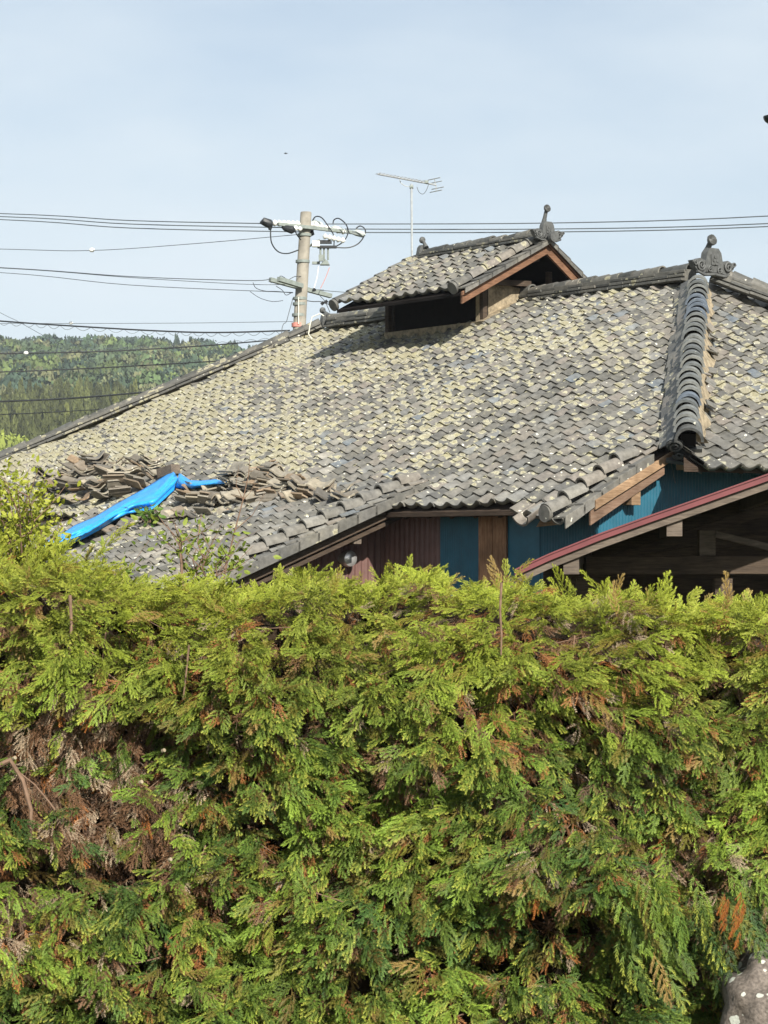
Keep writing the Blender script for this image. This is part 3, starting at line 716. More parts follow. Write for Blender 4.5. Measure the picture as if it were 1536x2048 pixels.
#@@HOUSE_END
# ------------------------------------------------------------------ blue tarpaulin over the wing's broken left edge
def on_plane(px, py, b0, s2, lift=0.0):
    """house-local point where the pixel's ray meets the plane through roofz(b0) with slope s2"""
    Q = P0 + B * b0 + Vector((0, 0, S * b0 + lift)); n_ = A.cross(B + Vector((0, 0, s2))); dd_ = Vector(ray(px, py)); t_ = (Q - Vector(EO)).dot(n_) / dd_.dot(n_)
    p_ = Vector(EO) + dd_ * t_; return p_
TU = [(84, 1088), (124, 1068), (149, 1051), (190, 1034), (233, 1008), (284, 980), (321, 957), (343, 936)]
TL = [(80, 1104), (131, 1088), (164, 1079), (197, 1061), (226, 1042), (255, 1028), (306, 1019), (362, 968)]
NU = 44; NV = 14; V_ = []; F_ = []
def samp(P_, t_):
    k_ = min(int(t_ * (len(P_) - 1)), len(P_) - 2); f_ = t_ * (len(P_) - 1) - k_
    return (P_[k_][0] * (1 - f_) + P_[k_ + 1][0] * f_, P_[k_][1] * (1 - f_) + P_[k_ + 1][1] * f_)
def tarp_sheet(mb, TU, TL, NU, NV, b0_, s2, lift0):
    k0 = len(mb.v)
    for i in range(NU + 1):
        for j in range(NV + 1):
            u_ = samp(TU, i / NU); l_ = samp(TL, i / NU); f_ = j / NV
            x_ = u_[0] * (1 - f_) + l_[0] * f_; y_ = u_[1] * (1 - f_) + l_[1] * f_
            wr = .5 * (.03 * math.sin(f_ * 21 + 2.5 * mnoise.noise(Vector((i * .12, 0, 0)))) * math.sin(f_ * 3.14) + .05 * mnoise.noise(Vector((i * .16, f_ * 5, 2))) + .02 * mnoise.noise(Vector((i * .4, f_ * 6, 5))))
            p_ = on_plane(x_, y_, b0_, s2, lift0 + wr + .10 * math.sin(f_ * 3.14))
            mb.v.append(tuple(p_))
    for i in range(NU):
        for j in range(NV):
            a_ = k0 + i * (NV + 1) + j; mb.f.append((a_, a_ + NV + 1, a_ + NV + 2, a_ + 1))
m, t, b = mat('blue_tarpaulin', 0.42, 0.45); q = NB(t); ob = q.obj()
n1 = q.noise(7, 5, .6, ob); wv_ = q.n('ShaderNodeTexNoise'); wv_.inputs['Scale'].default_value = 3; wv_.inputs['Detail'].default_value = 6; q.l(q.scaled(ob, (6, 1, 1)), wv_.inputs[0])
q.l(q.ramp(n1, [(.3, (.012, .24, .66)), (.75, (.03, .34, .80))]), b.inputs['Base Color']); q.bump(wv_.outputs[0], .35, .03, b)
M_tarp = m
mb = MB(); tarp_sheet(mb, TU, TL, NU, NV, B0, S2, .10)
tarp = mb.build('tarpaulin', M_tarp, smooth=False)
me = tarp.data; me.polygons.foreach_set('use_smooth', [True] * len(me.polygons))
sd = tarp.modifiers.new('thick', 'SOLIDIFY'); sd.thickness = .006
tag(tarp, 'bright blue tarpaulin stretched diagonally down the broken edge of the tiled roof', 'tarpaulin')
mb = MB(); tarp_sheet(mb, [(358, 946), (380, 961), (401, 962), (430, 959), (453, 964)], [(352, 975), (384, 978), (402, 975), (430, 971), (453, 968)], 20, 6, .5, S, .13)
fl = mb.build('tarpaulin_flap', M_tarp, tarp); fl.data.polygons.foreach_set('use_smooth', [True] * len(fl.data.polygons)); sd = fl.modifiers.new('thick', 'SOLIDIFY'); sd.thickness = .006
mb = MB()
mb.beam(on_plane(322, 948, B0, S, .10), on_plane(352, 938, B0, S, .14), .16, .14)
tag(mb.build('timber_block', M_grey, bevel=.01), 'short dark timber block at the top end of the blue tarpaulin', 'timber')

# ------------------------------------------------------------------ loose tiles in heaps
def loose_mesh(kind, seed):
    rg = random.Random(seed); w = .29; ln = .31; nx = 10; ny = 3; V = []; Fc = []
    cut = 1.0 if kind < 3 else rg.uniform(.5, .8)
    for s_ in (0, 1):
        for j in range(ny + 1):
            for i in range(nx + 1):
                x = w * i / nx; y = ln * cut * j / ny + (.03 * math.sin(i * 1.7 + seed) if (kind >= 3 and j == ny) else 0)
                if kind == 5: z = .06 * math.sin(math.pi * i / nx); x *= .55
                else: z = .062 * (0.5 + 0.5 * math.cos(2 * math.pi * i / nx)) ** 1.2 * (1 if i < 5 else .8)
                V.append((x - w / 2, y - ln / 2, z - s_ * .019))
    m1 = (nx + 1) * (ny + 1)
    for j in range(ny):
        for i in range(nx):
            a_ = j * (nx + 1) + i; Fc.append((a_, a_ + 1, a_ + nx + 2, a_ + nx + 1)); Fc.append((m1 + a_, m1 + a_ + nx + 1, m1 + a_ + nx + 2, m1 + a_ + 1))
    for i in range(nx):
        Fc.append((i + 1, i, m1 + i, m1 + i + 1)); a_ = ny * (nx + 1) + i; Fc.append((a_, a_ + 1, m1 + a_ + 1, m1 + a_))
    for j in range(ny):
        a_ = j * (nx + 1); Fc.append((a_, a_ + nx + 1, m1 + a_ + nx + 1, m1 + a_)); a_ += nx; Fc.append((a_ + nx + 1, a_, m1 + a_, m1 + a_ + nx + 1))
    me = bpy.data.meshes.new('fallen_tile'); me.from_pydata(V, [], Fc); me.update(); me.materials.append(M_tile_loose); return me
LM = [loose_mesh(k_, k_ * 5 + 1) for k_ in range(6)]
rr = random.Random(21)
Hrot = HOUSE.matrix_world if False else Matrix.Rotation(math.atan2(A.y, A.x), 4, 'Z')
def heap(rows, b0_, s2, label, group):
    """rows: (px0, py0, px1, py1, stacks, tiles per stack): stacks lie nearly level, ends towards the lane"""
    for (x0, y0, x1, y1, cnt, layers) in rows:
        for i in range(cnt):
            f_ = (i + rr.uniform(-.2, .2)) / max(1, cnt - 1)
            px_ = x0 + (x1 - x0) * f_ + rr.uniform(-3, 3); py_ = y0 + (y1 - y0) * f_ + rr.uniform(-3, 3)
            yaw0 = rr.choice([-.5, -.3, 0, .35, .8, 1.5]) + rr.gauss(0, .2) + rr.choice([0, math.pi])
            tip = rr.gauss(0.0, .10) + .12 * (1 if math.cos(yaw0) > 0 else -1); til = rr.gauss(.12, .14); q0 = on_plane(px_, py_, b0_, s2, 0); me_ = rr.choice(LM[:3] + LM[:3] + LM[3:])
            n_ = max(1, layers + rr.choice([-1, 0, 0, 1]))
            for k_ in range(n_):
                o = bpy.data.objects.new('fallen_tile', me_ if rr.random() < .7 else rr.choice(LM)); COL.objects.link(o)
                p_ = q0 + Vector((rr.gauss(0, .022), rr.gauss(0, .03) - .012 * k_, .05 + .034 * k_ + rr.uniform(0, .010)))
                o.matrix_world = Matrix.Translation(p_) @ Matrix.Rotation(yaw0 + rr.gauss(0, .10), 4, 'Z') @ Matrix.Rotation(tip + rr.gauss(0, .035), 4, 'X') @ Matrix.Rotation(til + rr.gauss(0, .04), 4, 'Y')
                tag(o, label, 'tile', group)
heap([(150, 938, 185, 932, 2, 3), (200, 942, 300, 944, 4, 4), (90, 968, 200, 955, 5, 4), (215, 962, 300, 962, 4, 4), (80, 992, 190, 982, 5, 4), (200, 984, 270, 980, 3, 3), (110, 1008, 235, 1000, 5, 2)], B0, S,
     'weathered brown loose roof tile in the heap left of the blue tarpaulin', 'loose tiles heaped left of the tarpaulin')
heap([(388, 990, 440, 990, 3, 2), (465, 962, 545, 960, 4, 4), (440, 990, 610, 985, 8, 4), (560, 972, 610, 980, 3, 3), (378, 1014, 540, 1014, 9, 3), (540, 1008, 680, 1006, 6, 2), (262, 1060, 340, 1052, 4, 2), (205, 1080, 260, 1068, 3, 2), (350, 1042, 490, 1038, 7, 1), (620, 994, 680, 992, 3, 2)], B0, (S2 + S) / 2,
     'weathered loose roof tile in the heap right of the blue tarpaulin', 'loose tiles heaped right of the tarpaulin')

# ------------------------------------------------------------------ utility pole and wires
PY = 50.0; UP = PY / F            # metres per picture pixel at the pole
def pp(x, y, dy=0): return at(x, y, PY + dy)
base = pp(562, 1160); base.z = ground_h(base.x, PY)
pole = empty('utility_pole', (base.x, PY, base.z)); tag(pole, 'leaning round concrete utility pole with two crossarms behind the roof', 'utility pole')
def lb(mb):  # world vertices -> pole local
    mb.v = [(x - base.x, y - PY, z - base.z) for x, y, z in mb.v]; return mb
top = pp(612, 424); foot = Vector((base.x, PY, base.z))
mb = MB(); mb.tube([foot, top - Vector((0, 0, .02)), top], [.19, .122, .11], 20); lb(mb).build('pole_shaft', M_conc, pole, smooth=True)
def axis_at(y): f_ = (y - 424) / (660 - 424); return 612 + (596 - 612) * f_
mb = MB()
for y_ in (470, 523, 597, 608, 630): c = pp(axis_at(y_), y_); mb = MB(); mb.tube([c - Vector((0, 0, .03)), c + Vector((0, 0, .03))], .155, 18); lb(mb).build('steel_band', M_armgrey, pole, smooth=True)
mb = MB(); c = pp(axis_at(650), 650); mb.tube([c - Vector((0, 0, .045)), c + Vector((0, 0, .045))], .150, 18); lb(mb).build('red_band', M_redtape, pole, smooth=True)
# crossarms (run left-near to right-far)
def arm(x0, y0, x1, y1, w, dy0, dy1, name='crossarm', m_=M_armgrey):
    mb = MB(); mb.beam(at(x0, y0, PY + dy0), at(x1, y1, PY + dy1), w, w); return lb(mb).build(name, m_, pole, bevel=.005)
arm(540, 559, 662, 592, .095, -.5, .55); arm(557, 558, 604, 572, .10, -.75, -.2)
arm(556, 448, 716, 466, .075, -.6, .6)
arm(640, 480, 612, 496, .05, 0, 0, 'arm_brace')
# insulators along the upper arm
def insul(p_, q_, n, r, name='insulator', m_=M_porc):
    mb = MB(); pts = []; rr_ = []; P_ = Vector(p_); Q_ = Vector(q_)
    for i in range(n * 3 + 1): pts.append(P_.lerp(Q_, i / (n * 3))); rr_.append(r if i % 3 == 1 else (r * .8 if i % 3 == 2 else r * .35))
    mb.tube(pts, rr_, 10); return lb(mb).build(name, m_, pole, smooth=True)
insul(pp(546, 446, -.55), pp(600, 448, -.1), 6, .075); insul(pp(588, 456, -.5), pp(604, 458, -.2), 2, .06)
insul(pp(618, 448, .2), pp(660, 456, .3), 4, .06); insul(pp(640, 455, .3), pp(692, 464, .4), 5, .07)
insul(pp(646, 472, -.1), pp(690, 482, 0), 5, .07)
def blob(pts, rr_, m_, name): mb = MB(); mb.tube([pp(*p_) for p_ in pts], rr_, 8); return lb(mb).build(name, m_, pole, smooth=True)
blob([(520, 446, -.6), (527, 443, -.6), (540, 448, -.6), (545, 449, -.6)], [.02, .09, .10, .06], M_black, 'clamp_cover')
blob([(540, 449, -.6), (540, 460, -.6)], [.07, .03], M_black, 'clamp_cover')
blob([(563, 454, -.5), (570, 456, -.5), (585, 460, -.5), (590, 461, -.5)], [.02, .07, .09, .04], M_black, 'clamp_cover')
blob([(618, 460, .1), (624, 466, .1), (628, 465, .1)], [.05, .10, .05], M_black, 'clamp_cover')
for (x_, y_) in ((620, 447), (660, 458), (704, 466)): blob([(x_, y_, .4), (x_ + 8, y_ - 1, .4), (x_ + 22, y_ + 3, .4), (x_ + 27, y_ + 4, .4)], [.03, .075, .07, .02], M_ltgrey, 'wire_guard')
# switchgear hanging below
sw = MB(); sw.box(pp(632, 488, -.1), (.17, .16, .13)); lb(sw).build('switch_box', M_porc, pole, bevel=.01)
sw = MB(); sw.box(pp(654, 494, 0), (.42, .14, .05)); sw.box(pp(648, 484, 0), (.34, .12, .07)); lb(sw).build('switch_frame', M_black, pole)
sw = MB()
for x_ in (641, 648, 656): sw.tube([pp(x_, 492), pp(x_, 520)], .022, 6)
sw.box(pp(642, 516, 0), (.10, .1, .14)); lb(sw).build('cutout_switch', M_armgrey, pole)
sw = MB(); sw.prism([pp(640, 529), pp(659, 529), pp(656, 522), pp(650, 518)], (0, .2, 0)); sw.box(pp(632, 526, .1), (.17, .1, .055)); lb(sw).build('switch_tray', M_armgrey, pole)
def cable(pts, r, name, m_=M_black, parent=pole, conv=lb):
    P_ = [Vector(p_) for p_ in pts]; out_ = []
    n_ = len(P_)
    for i in range(n_ - 1):
        p0_, p1_, p2_, p3_ = P_[max(i - 1, 0)], P_[i], P_[i + 1], P_[min(i + 2, n_ - 1)]
        for k_ in range(6):
            t_ = k_ / 6; out_.append(0.5 * ((2 * p1_) + (p2_ - p0_) * t_ + (2 * p0_ - 5 * p1_ + 4 * p2_ - p3_) * t_ * t_ + (3 * p1_ - p0_ - 3 * p2_ + p3_) * t_ ** 3))
    out_.append(P_[-1]); mb = MB(); mb.tube(out_, r, 6)
    if conv: conv(mb)
    return mb.build(name, m_, parent, smooth=True)
cable([pp(541, 458, -.6), pp(543, 485, -.6), pp(556, 503, -.5), pp(575, 507, -.3), pp(597, 500, -.1)], .014, 'jumper_cable')
cable([pp(590, 461, -.4), pp(594, 470, -.3), pp(602, 480, -.2)], .012, 'jumper_cable')
cable([pp(625, 441, .4), pp(632, 433, .3), pp(644, 436, .2), pp(656, 452, .1), pp(667, 470, 0), pp(668, 492, 0)], .014, 'jumper_cable')
cable([pp(666, 449, .4), pp(668, 440, .4), pp(678, 437, .3), pp(692, 449, .2), pp(696, 465, .2), pp(688, 482, .1), pp(672, 493, 0)], .014, 'jumper_cable')
cable([pp(712, 457, .5), pp(720, 452, .5), pp(729, 457, .4), pp(730, 468, .4), pp(718, 486, .2), pp(698, 495, .1), pp(672, 495, 0)], .014, 'jumper_cable')
cable([pp(557, 556, -.4), pp(562, 552, -.4), pp(570, 556, -.4), pp(574, 561, -.3), pp(590, 553, -.2), pp(606, 553, -.1)], .007, 'jumper_cable')
cable([pp(606, 553, -.1), pp(614, 560, 0), pp(612, 572, 0)], .007, 'jumper_cable')
cable([pp(506, 565, -.5), pp(512, 576, -.5), pp(530, 582, -.4), pp(555, 583, -.3), pp(585, 586, -.1)], .007, 'jumper_cable')
cable([pp(552, 572, -.4), pp(564, 580, -.4), pp(572, 590, -.3), pp(582, 586, -.2)], .007, 'jumper_cable')
cable([pp(500, 583, -.5), pp(520, 596, -.5), pp(545, 603, -.4), pp(566, 601, -.4)], .006, 'jumper_cable')
cable([pp(606, 600, 0), pp(625, 603, 0), pp(645, 604, 0), pp(668, 614, 0)], .009, 'jumper_cable')
cable([pp(640, 592, .2), pp(650, 603, .2), pp(660, 625, .2)], .007, 'jumper_cable')
cable([pp(597, 594, -.15), pp(597, 620, -.16), pp(597, 648, -.17)], .012, 'down_cable', M_pvc)
cable([pp(637, 533), pp(634, 555), pp(628, 576)], .010, 'pull_cord', M_porc); cable([pp(659, 535), pp(651, 556), pp(641, 577)], .007, 'pull_cord', M_redtape)
for (x_, y_) in ((543, 562), (560, 560), (628, 580), (606, 554), (645, 607), (652, 604)):
    mb = MB(); c = pp(x_, y_, -.3 if x_ < 600 else .2); mb.tube([c - Vector((.03, 0, .02)), c + Vector((.03, 0, .03))], .035, 8); lb(mb).build('clamp', M_black, pole)
# wires : each its own thing
def wire(pts, r, label, group=None, m_=M_wire, name='overhead_wire'):
    """pts = (px, py, distance)"""
    o = cable([at(x_, y_, Y_) for x_, y_, Y_ in pts], r, name, m_, None, None); tag(o, label, 'overhead wire', group); return o
wire([(-700, 410, 62), (0, 427, 56), (260, 441, 52), (524, 447, PY - .6)], .0115, 'topmost black wire on the left, ending at the dark clamp on the pole')
wire([(-700, 412, 62), (0, 433, 56), (260, 448, 52), (563, 455, PY - .5)], .0115, 'second black wire down on the left, just under the topmost one')
wire([(-700, 414, 62), (0, 439, 56), (260, 456, 52), (610, 464, PY)], .0115, 'third black wire down on the left, lowest of the upper three')
wire([(652, 448, PY + .3), (1100, 446, PY - 2), (1536, 432, PY - 5), (2300, 380, PY - 9)], .0115, 'topmost wire crossing behind the dormer to the right edge')
wire([(690, 458, PY + .4), (1100, 458, PY - 2), (1536, 447, PY - 5), (2300, 400, PY - 9)], .0115, 'middle wire of the three crossing the sky on the right')
wire([(732, 465, PY + .5), (1100, 464, PY - 2), (1536, 453, PY - 5), (2300, 408, PY - 9)], .0115, 'lowest wire of the three crossing the sky on the right')
wire([(-500, 485, 58), (0, 498, 54), (180, 501, 52), (380, 488, 51), (596, 469, PY)], .008, 'thin wire with a white ball rising to the pole below the upper three')
wire([(-500, 512, 62), (0, 535, 56), (260, 553, 52), (492, 561, PY - .6), (540, 558, PY - .5)], .0095, 'upper thin wire reaching the left tip of the lower crossarm')
wire([(-500, 515, 62), (0, 536, 56), (260, 555, 52), (480, 568, PY - .5), (570, 569, PY - .4)], .007, 'thin wire just below the one on the lower crossarm tip')
wire([(-500, 520, 62), (0, 545, 56), (260, 570, 52), (586, 585, PY)], .008, 'lowest thin wire running to the pole at the lower crossarm')
wire([(648, 580, PY + .5), (708, 586, PY + 2), (1400, 640, PY + 20)], .008, 'short thin wire leaving the lower crossarm behind the dormer eave')
wire([(-500, 652, 58), (0, 647, 55), (142, 647, 54), (380, 646, 52), (586, 643, PY)], .006, 'pale thin wire with a white ball just above the skyline')
wire([(0, 625, 60), (-120, 560, 66), (-500, 380, 80)][::-1] + [(38, 644, 57), (120, 690, 52)], .007, 'thin wire slanting down in at the left edge above the hill')
wire([(586, 596, PY), (574, 640, PY), (560, 700, PY), (548, 1100, PY)], .008, 'thin guy wire slanting down left of the pole')
def messenger(pts, r, label, amp, n_w):
    o = wire(pts, r, label, None, M_black); mb = MB()
    P_ = [at(*p_) for p_ in pts]; out_ = []
    tot = 240
    for i in range(tot + 1):
        t_ = i / tot * (len(P_) - 1); k_ = min(int(t_), len(P_) - 2); c = P_[k_].lerp(P_[k_ + 1], t_ - k_)
        ph = i / tot * n_w; out_.append(c + Vector((0, 0, -amp * abs(math.sin(math.pi * ph)))))
    mb.tube(out_, .005, 4); mb.build('lashing_wire', M_wire, o); return o
messenger([(-300, 618, 52), (0, 642, 51), (130, 651, 50.6), (300, 661, 50.3), (430, 665, 50.1), (580, 661, PY)], .017, 'thick black cable with a looping lashing wire along the skyline', .09, 26)
messenger([(-300, 712, 46), (0, 707, 47), (200, 703, 47.6), (400, 692, 48.5), (570, 678, PY)], .014, 'black cable with a white ball crossing the middle of the hill', -.05, 24)
wire([(-300, 750, 46), (0, 744, 47), (230, 734, 48), (470, 720, 50), (560, 715, PY)], .013, 'black cable crossing the hill below the one with the ball', None, M_black)
wire([(-300, 812, 44), (0, 803, 46), (150, 796, 47), (320, 782, 49), (540, 765, PY)], .018, 'thickest black cable crossing the dark conifers on the hill', None, M_black)
wire([(-300, 836, 44), (0, 829, 46), (180, 820, 48), (400, 808, PY)], .010, 'lowest thin black cable crossing the hill', None, M_black)
def ball(x_, y_, Y_, r_, label):
    mb = MB(); c = at(x_, y_, Y_); pts = [c + Vector((r_ * math.cos(a_ / 8 * math.pi), 0, 0)) for a_ in range(9)]
    mb.tube(pts, [max(.004, r_ * math.sin(a_ / 8 * math.pi) * .8) for a_ in range(9)], 10)
    tag(mb.build('wire_ball', M_porc, smooth=True), label, 'wire marker', 'white balls on the wires')
ball(184, 500, 52, .065, 'white ball on the wire above the skyline, highest of the three')
ball(142, 646, 54, .05, 'white ball on the pale wire at the skyline')
ball(52, 706, 47, .05, 'white ball on the black cable in front of the hill')

# ------------------------------------------------------------------ television aerial
AY = 36.3
ae = empty('television_aerial', at(824, 512, AY)); tag(ae, 'thin television aerial on a straight mast beside the dormer ridge', 'aerial')
def la(mb): c = ae.location; mb.v = [(x - c.x, y - c.y, z - c.z) for x, y, z in mb.v]; return mb
mb = MB(); mb.tube([at(824, 556, AY), at(823, 368, AY)], .017, 8); la(mb).build('mast', M_galv, ae, smooth=True)
p0_ = at(755, 348, AY - .35); p1_ = at(872, 370, AY + .35); mb = MB(); mb.tube([p0_, p1_], .014, 6); la(mb).build('boom', M_alum, ae)
el = (p1_ - p0_).normalized().cross(Vector((0, 0, 1))).normalized()
for i in range(14):
    c = p0_.lerp(p1_, .02 + .06 * i); mb = MB(); h_ = .075 + .002 * i; mb.tube([c - el * h_ + Vector((0, 0, .012)), c + el * h_ + Vector((0, 0, .012))], .0065, 5); la(mb).build('element', M_alum, ae)
for i, (dx, dz_) in enumerate(((-.03, .10), (.0, .045), (.03, -.05), (.0, -.10))):
    c = p1_ + Vector((dx, 0, dz_)); mb = MB(); mb.tube([c - el * .16, c + el * .16], .0075, 5); la(mb).build('reflector_rod', M_alum, ae)
mb = MB(); mb.tube([p1_ + Vector((-.03, 0, .10)), p1_, p1_ + Vector((0, 0, -.10))], .008, 5); la(mb).build('reflector_frame', M_alum, ae)
cable([at(799, 356, AY), at(802, 366, AY), at(812, 372, AY), at(824, 374, AY)], .007, 'support_strut', M_galv, ae, la)
cable([at(834, 374, AY), at(838, 384, AY), at(846, 388, AY), at(853, 380, AY), at(858, 366, AY)], .005, 'lead_cable', M_wire, ae, la)
mb = MB(); mb.tube([at(823, 374, AY) - Vector((.03, 0, 0)), at(823, 374, AY) + Vector((.03, 0, 0))], .03, 8); la(mb).build('mast_clamp', M_armgrey, ae)
mb = MB(); c = at(853, 364, AY); mb.box(c, (.06, .05, .05)); la(mb).build('feed_box', M_armgrey, ae, bevel=.008)

# ------------------------------------------------------------------ shed with red tin roof
SY = 16.0
shed = empty('shed', (at(1290, 1150, SY).x, SY, ground_h(3, SY))); tag(shed, 'open timber shed with a faded red tin edged roof and dark interior', 'shed')
def ls(mb): c = shed.location; mb.v = [(x - c.x, y - c.y, z - c.z) for x, y, z in mb.v]; return mb
ED = [(1030, 1138), (1100, 1106), (1200, 1066), (1300, 1030), (1400, 995), (1536, 947), (1700, 888), (1900, 815)]
DEP = 5.2
def strip(mb, off0, off1, y0, y1):
    for (a_, b_) in zip(ED[:-1], ED[1:]):
        p_ = at(a_[0], a_[1], SY); q_ = at(b_[0], b_[1], SY)
        P4 = [p_ + Vector((0, 0, off0)), q_ + Vector((0, 0, off0)), q_ + Vector((0, 0, off1)), p_ + Vector((0, 0, off1))]
        P4 = [Vector((v.x + .11 * y0, SY + y0, v.z)) for v in P4]; mb.prism(P4, ((y1 - y0) * .11, y1 - y0, 0))
mb = MB(); strip(mb, -.012, -.052, -.03, .0); ls(mb).build('red_edge_trim', M_red, shed)
mb = MB(); strip(mb, 0.0, -.012, -.04, DEP); ls(mb).build('red_roof_sheet', M_red, shed)
mb = MB(); strip(mb, -.056, -.110, .0, .05); ls(mb).build('rake_board', M_grey, shed)
mb = MB(); strip(mb, -.014, -.05, .06, DEP - .02); ls(mb).build('roof_boards', M_darkwood, shed)
for i in range(7):
    x_ = (1143, 0, 1350, 0, 1560, 0, 1750)[i] or 1200; k_ = x_; 
    y_ = np.interp(x_, [e_[0] for e_ in ED], [e_[1] for e_ in ED]); p_ = at(x_, y_, SY); mb = MB()
    mb.prism([Vector((p_.x - .055, SY + .03, p_.z - .21)), Vector((p_.x + .055, SY + .03, p_.z - .21)), Vector((p_.x + .055, SY + .03, p_.z - .06)), Vector((p_.x - .055, SY + .03, p_.z - .10))], ((DEP - .1) * .11, DEP - .1, 0))
    if i in (0, 2, 4, 6): ls(mb).build('purlin', M_grey, shed)
def sbeam(name, x0, y0, x1, y1, w, h, dy, m_=M_darkwood):
    mb = MB(); mb.beam(at(x0, y0, SY + dy), at(x1, y1, SY + dy), w, h); ls(mb).build(name, m_, shed, bevel=.006)
sbeam('tie_beam', 1170, 1130, 1900, 1130, .14, .135, 1.0)
sbeam('king_post', 1413, 1060, 1413, 1111, .12, .125, 1.0, M_grey)
sbeam('brace', 1430, 1068, 1640, 1120, .07, .05, .95, M_grey)
sbeam('rafter', 1140, 1148, 1560, 1010, .05, .08, 1.4); sbeam('rafter', 1230, 1130, 1600, 1060, .05, .07, 2.3)
mb = MB()
for x_ in (1170, 1445, 1850):
    p_ = at(x_, 1130, SY + 1.0); mb = MB(); mb.box((p_.x, p_.y, (p_.z - .1 + shed.location.z) / 2), (.13, .13, p_.z - .1 - shed.location.z)); ls(mb).build('post', M_darkwood, shed)
mb = MB(); strip(mb, -.055, -2.4, DEP - .3, DEP - .24); ls(mb).build('back_boards', M_darkwood, shed)
mb = MB(); mb.box((shed.location.x + 2.6, SY + 2.7, shed.location.z + 1.3), (.06, 5.0, 2.6)); ls(mb).build('side_boards', M_darkwood, shed)

# ------------------------------------------------------------------ far wooded hill
def leaf_blob(n, rx, rz, seed, size, conifer=False):
    rg = np.random.default_rng(seed); d = rg.normal(size=(n, 3)); d /= np.linalg.norm(d, axis=1)[:, None]
    if conifer:
        h = rg.random(n) ** .8; rad = (1 - h) * rx * (.45 + .55 * rg.random(n)) + .1; an = rg.random(n) * 2 * np.pi
        c = np.stack([np.cos(an) * rad, np.sin(an) * rad, h * rz], 1)
    else:
        lob = 1 + .22 * np.sin(d[:, 0] * 4 + seed) * np.sin(d[:, 1] * 3 + d[:, 2] * 5 + seed * 2)
        c = d * np.array([rx, rx, rz * .5]) * (lob * (.8 + .25 * rg.random(n)))[:, None]; c[:, 2] += rz * .55
    a_ = rg.normal(size=(n, 3)); a_ /= np.linalg.norm(a_, axis=1)[:, None]
    # leaf faces roughly follow the crown surface, which makes clumps catch light
    nn = (d * .8 + a_ * .6) if not conifer else (np.stack([c[:, 0], c[:, 1], np.full(n, rx * .5)], 1) / rx + a_ * .5)
    nn /= np.linalg.norm(nn, axis=1)[:, None]; t1 = np.cross(nn, rg.normal(size=(n, 3))); t1 /= np.linalg.norm(t1, axis=1)[:, None]; t2 = np.cross(nn, t1)
    s_ = size * (.6 + .8 * rg.random(n))[:, None]
    if conifer: t1 = t1 * .6
    V = np.stack([c - t1 * s_, c - t2 * s_ * .8, c + t1 * s_, c + t2 * s_ * .8], 1).reshape(-1, 3)
    return V, np.arange(n * 4).reshape(-1, 4), np.repeat(rg.random(n), 4)
BL = [leaf_blob(800, 1, 1, s_, .095) for s_ in range(5)]; CN = [leaf_blob(330, 1, 1, 30 + s_, .11, True) for s_ in range(4)]
def woods():
    Vs_ = []; Fs_ = []; Cs_ = []; k = 0; rg = np.random.default_rng(4)
    pal = [(.050, .075, .030), (.075, .10, .032), (.038, .060, .034), (.085, .095, .045), (.060, .085, .045), (.11, .115, .055), (.030, .048, .032)]
    Y_ = 262.0
    while Y_ < 735:
        step = (5.6 if Y_ > 470 else 3.1) * (.95 if Y_ < 700 else .8)
        x0 = (-120 - 768) / F * Y_; x1 = (700 - 768) / F * Y_; X_ = x0
        while X_ < x1:
            x_ = X_ + rg.uniform(-1.6, 1.6); y_ = Y_ + rg.uniform(-3, 3); z_ = ground_h(x_, y_)
            px = 768 + F * x_ / y_; 
            con = (Y_ < 455 + 25 * math.sin(px * .012)) and not (px < 40 + (Y_ < 340) * 30 and Y_ < 360) and not (px > 120 and Y_ < 318)
            if con:
                V, F_, r_ = CN[rg.integers(4)]; s_ = np.array([1.9, 1.9, 8.5]) * rg.uniform(.8, 1.15); c = np.array((.060, .068, .022)) * rg.uniform(.75, 1.3)
                if rg.random() < .06: c = np.array((.10, .11, .03))
            else:
                V, F_, r_ = BL[rg.integers(5)]; h_ = rg.uniform(.75, 1.25); s_ = np.array([4.3, 4.3, 8.0]) * h_ * (1 if Y_ > 470 else .75)
                c = np.array(pal[rg.integers(len(pal))]) * rg.uniform(.85, 1.2)
                if px < 60 and Y_ < 345: c = np.array((.16, .19, .035)) * rg.uniform(.8, 1.1)
                if Y_ > 690: c = np.array((.03, .045, .03)) * rg.uniform(.8, 1.4); 
                if Y_ > 690 and rg.random() < .5: V, F_, r_ = CN[rg.integers(4)]; s_ = np.array([2.4, 2.4, 9.5]) * rg.uniform(.7, 1.2)
            an = rg.random() * 6.28; ca, sa = math.cos(an), math.sin(an); W_ = V * s_; W_ = np.stack([W_[:, 0] * ca - W_[:, 1] * sa, W_[:, 0] * sa + W_[:, 1] * ca, W_[:, 2]], 1) + np.array((x_, y_, z_))
            Vs_.append(W_); Fs_.append(F_ + k); k += len(W_); Cs_.append(c[None, :] * 1.2 * rg.uniform(.65, 1.35) * (.7 + .6 * r_)[:, None]); X_ += step * rg.uniform(.8, 1.2)
        Y_ += step * (1.5 if Y_ > 470 else 1.6)
    o = np_mesh('far_woods', np.concatenate(Vs_), np.concatenate(Fs_), M_far, None, None, {'col': np.concatenate(Cs_)})
    tag(o, 'mixed green broadleaf and conifer woods covering the far hillside', 'woods', kind='stuff'); return len(Vs_)
woods()
